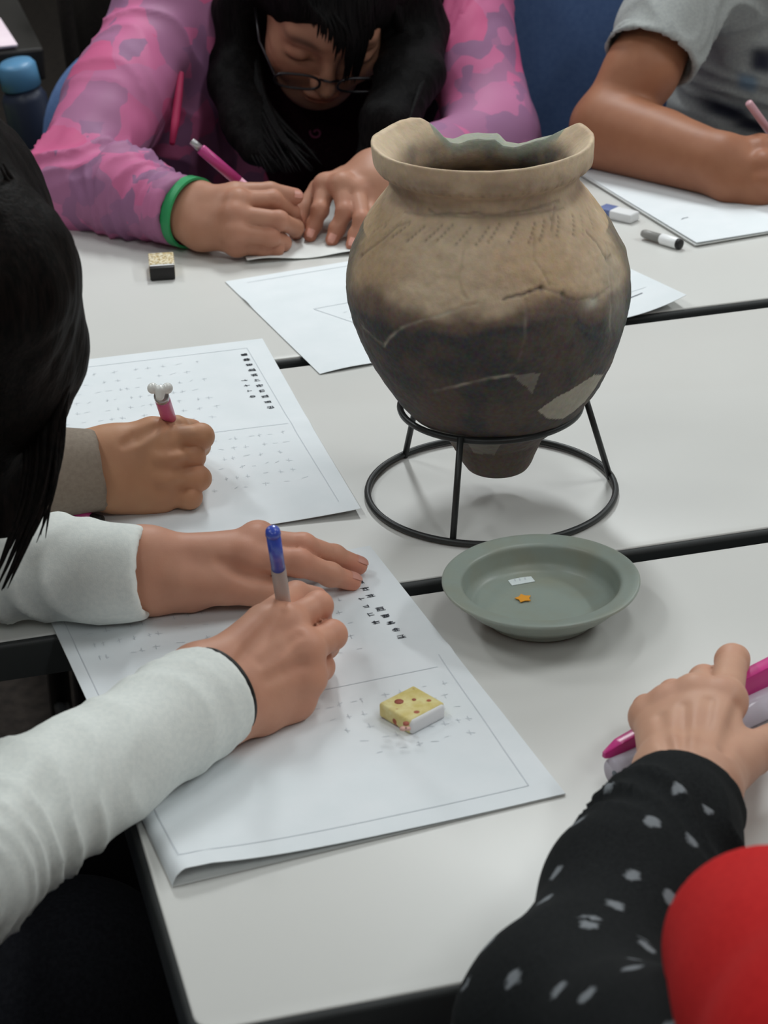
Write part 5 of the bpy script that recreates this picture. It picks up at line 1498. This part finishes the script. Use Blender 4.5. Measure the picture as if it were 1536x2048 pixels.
# ================================================================== chairs
M_SHELL = mat('black_chair_plastic', srgb(28, 29, 32), 0.5, 0.4)
def rounded_panel(name, w, h, t, rad, bend, M4, m, parent, nx=22, nz=16):
    """upholstered panel: rounded outline, bowed backwards at its sides by bend"""
    V, F = [], []
    us = np.linspace(-1, 1, nx); vs_ = np.linspace(-1, 1, nz)
    def outline(u, v):
        x, z = u*w/2, v*h/2; ax, az = w/2-rad, h/2-rad
        if abs(x) > ax and abs(z) > az:           # squeeze the corner square into a quarter disc
            dx, dz = abs(x)-ax, abs(z)-az; m_ = max(dx, dz); l = math.hypot(dx, dz)
            dx, dz = dx*m_/l, dz*m_/l; x = math.copysign(ax+dx, x); z = math.copysign(az+dz, z)
        return x, z
    for side in (-1, 1):
        for u in us:
            for v in vs_:
                x, z = outline(u, v); e = min(1, (1-max(abs(u), abs(v)))*5)
                y = side*t/2*(0.25+0.75*math.sin(e*math.pi/2))
                V.append((x, y-bend*(2*x/w)**2, z))
    k = nx*nz; idx = np.arange(k).reshape(nx, nz)
    q = np.stack([idx[:-1, :-1], idx[1:, :-1], idx[1:, 1:], idx[:-1, 1:]], -1).reshape(-1, 4)
    F += [tuple(a) for a in q]+[tuple(a[::-1]+k) for a in q]
    ring = list(idx[:, 0])+list(idx[-1, 1:])+list(idx[-2::-1, -1])+list(idx[0, -2:0:-1])
    F += [(ring[i], ring[i]+k, ring[(i+1) % len(ring)]+k, ring[(i+1) % len(ring)]) for i in range(len(ring))]
    V = [tuple(M4 @ Vector(v)) for v in V]
    o = mesh(name, V, F, m, parent)
    bm = bmesh.new(); bm.from_mesh(o.data); bmesh.ops.recalc_face_normals(bm, faces=bm.faces); bm.to_mesh(o.data); bm.free()
    return o
def office_chair(x, y, face, seat_h, label, back_z=None, bw=0.46, bh=0.42, tilt=0.12, fab=None):
    fab = fab or M_BLUEFAB
    t = empty('office_chair', (x, y, 0)); R4 = Matrix.Translation((x, y, 0)) @ Matrix.Rotation(face, 4, 'Z')
    # local: +y is the way the sitter faces
    bz = back_z if back_z is not None else seat_h+.36
    rounded_panel('backrest', bw, bh, .055, .12, -.05, R4 @ Matrix.Translation((0, -.24, bz)) @ Matrix.Rotation(tilt, 4, 'X'), fab, t)
    rounded_panel('seat', .47, .46, .07, .10, 0.0, R4 @ Matrix.Translation((0, .0, seat_h-.035)) @ Matrix.Rotation(-math.pi/2, 4, 'X'), fab, t)
    w = lambda a: tuple(R4 @ Vector(a))
    tube('back_support', [w((0, -.05, seat_h-.085)), w((0, -.24, seat_h-.08)), w((0, -.295, seat_h+.02)), w((0, -.285, bz))], .014, M_SHELL, t, 10)
    tube('gas_column', [w((0, 0, seat_h-.07)), w((0, 0, .10))], .024, M_STEEL, t, 14)
    for k in range(5):
        a = k*2*math.pi/5+.3; c, s_ = math.cos(a), math.sin(a)
        tube('base_spoke', [w((0, 0, .115)), w((.14*c, .14*s_, .10)), w((.27*c, .27*s_, .075))], [.020, .017, .013], M_SHELL, t, 8)
        tube('caster', [w((.27*c-.012*s_, .27*s_+.012*c, .03)), w((.27*c+.012*s_, .27*s_-.012*c, .03))], .028, M_SHELL, t, 14)
    tag(t, label, 'chair', 'blue office chairs'); return t
office_chair(0.513, 2.60, math.pi+.05, .44, 'blue office chair behind the child in pink, mostly hidden by the jacket', back_z=.595, bh=.31, bw=.48)
office_chair(0.985, 2.36+.02, math.pi-.10, .44, 'blue office chair between the child in pink and the child in grey', back_z=.78, bw=.50, bh=.46)
office_chair(-0.27, 1.22, -math.pi/2, .385, 'dark blue office chair under the child in white, at the lower left', back_z=.80)

office_chair(0.536, 0.44, 0.0, .385, 'blue office chair under the child in the red vest, below the frame', back_z=.62, bh=.36)
# ================================================================== things behind, at the upper left
M_DTAB = mat('dark_table', srgb(30, 27, 25), 0.5, 0.4); M_PINKPAP = mottled('pale_pink_paper', srgb(226, 206, 216), srgb(232, 214, 222), 30, 0.8, .2)
bt = empty('side_table', (-.55, 3.24, 0))
box('tabletop', (-.55, 3.26, TZ-.022), (1.70, .45, .044), M_DTAB, bt, bevel=.004)
for sx in (-1.30, .20):
    for sy in (3.08, 3.44): tube('leg', [(sx, sy, TZ-.044), (sx, sy, .0)], .014, M_STEEL, bt)
tag(bt, 'dark side table behind the child in pink, at the upper left corner', 'table')
ps = empty('paper_stack', (.22, 3.13, TZ))
for k in range(3): box('sheet', (.185+.003*k, 3.12-.002*k, TZ+.0012+.0022*k), (.145, .16, .0020), M_PINKPAP, ps, .10-.03*k)
tag(ps, 'small stack of pale pink sheets on the dark side table', 'paper stack')
def soft(name, fn, lo, hi, h, m, parent=None): 
    V, F = sdf_mesh(fn, lo, hi, h); return new_obj(name, np_mesh(name, V, F), m, parent)
# dark backpack on a stool
M_BAG = fabric('black_nylon', srgb(32, 29, 27), srgb(40, 36, 33)); M_TOTE = fabric('grey_canvas', srgb(74, 68, 64), srgb(84, 78, 72))
bp = empty('backpack', (.50, 3.20, .45)); c0 = np.array([.500, 3.20, .78])
def bpf(p):
    d = smin(d_ell(p, c0+[0, 0, -.10], (.150, .095, .22)), d_ell(p, c0+[0, 0, .12], (.135, .085, .20)), .06)
    return smax(d, -(p[..., 2]-.45), .02)
bpf.disp = lambda p: .006*fbm(p, 9, 2, 3)
soft('bag_body', bpf, c0-[.22, .18, .40], c0+[.22, .18, .40], .009, M_BAG, bp)
pk = lambda p: smax(d_ell(p, c0+[-.01, -.085, -.17], (.105, .05, .12)), -(p[..., 2]-.46), .01)
soft('front_pocket', pk, c0-[.2, .2, .36], c0+[.2, .1, .1], .008, M_BAG, bp)
tube('zip', [c0+[-.135, -.055, .04], c0+[-.115, -.070, .10], c0+[-.06, -.082, .16]], .003, M_STEEL, bp, 6)
tube('strap', [c0+[-.12, -.05, .20], c0+[-.16, -.07, .05], c0+[-.15, -.07, -.15], c0+[-.13, -.05, -.26]], .011, M_BAG, bp, 8)
tag(bp, 'dark bulging backpack on a stool behind the child in pink', 'bag')
def stool(x, y, h, label, r=.16):
    t = empty('stool', (x, y, 0))
    cyl_profile('seat', (x, y, h-.035), (x, y, h), [(0, r-.01), (.006, r), (.028, r), (.035, r-.012)], M_DTAB, t, 32)
    for k in range(4):
        a = math.pi/4+k*math.pi/2; tube('leg', [(x+r*.6*math.cos(a), y+r*.6*math.sin(a), h-.03), (x+r*.9*math.cos(a), y+r*.9*math.sin(a), .0)], .012, M_STEEL, t, 8)
    tag(t, label, 'stool', 'round stools')
stool(.500, 3.20, .452, 'round stool under the dark backpack', .15)
stool(-.40, 1.68, .385, 'round stool under the child in the taupe sleeve', .14)
stool(.262, 3.00, .40, 'round stool under the grey tote bag', .13)
# tote with a bottle and a folder standing in it
tt = empty('tote_bag', (.262, 3.00, .402)); c1 = np.array([.262, 3.00, .50])
def ttf(p):
    d = d_ell(p, c1+[0, 0, .0], (.105, .080, .125)); d = smin(d, d_cone(p, c1+[0, 0, -.06], c1+[0, 0, .03], .085, .075), .03)
    d = smax(smax(d, -(p[..., 2]-.404), .01), p[..., 2]-.605, .01)
    return smax(d, -d_ell(p, c1+[0, 0, .12], (.082, .058, .12)), .006)
ttf.disp = lambda p: .004*fbm(p, 14, 2, 6)
soft('bag_body', ttf, c1-.2, c1+.2, .007, M_TOTE, tt)
for s_ in (-1, 1): tube('handle', [c1+[-.05, .06*s_, .09], c1+[-.045, .078*s_, .10], c1+[0, .092*s_, .06], c1+[.045, .078*s_, .10], c1+[.05, .06*s_, .09]], .006, M_TOTE, tt, 8)
tag(tt, 'grey canvas tote bag on a stool at the left, above the dark hair', 'bag')
M_LBLUE = mat('light_blue_plastic', srgb(84, 132, 168), 0.4, 0.4); M_NAVY = mat('navy_bottle', srgb(38, 44, 62), 0.4, 0.4); M_LIME = mat('lime_card', srgb(176, 190, 96), 0.6, 0.3)
bb = empty('water_bottle', c1); b0 = c1+np.array([.030, .005, -.060]); b1 = c1+np.array([-.004, -.004, .195])
Lb = np.linalg.norm(b1-b0)
cyl_profile('body', b0, b1, [(0, .026), (.004, .030), (Lb-.05, .030), (Lb-.035, .022)], M_NAVY, bb, 28)
cyl_profile('cap', b0, b1, [(Lb-.036, .024), (Lb-.034, .0265), (Lb-.006, .0255), (Lb, .021)], M_LBLUE, bb, 28)
tag(bb, 'navy water bottle with a light blue cap sticking out of the tote bag', 'bottle')
fo = box('folder', tuple(c1+np.array([-.052, -.012, .040])), (.004, .075, .190), M_LIME, None, .25, .001)
tag(fo, 'lime green folder standing in the grey tote bag', 'folder')
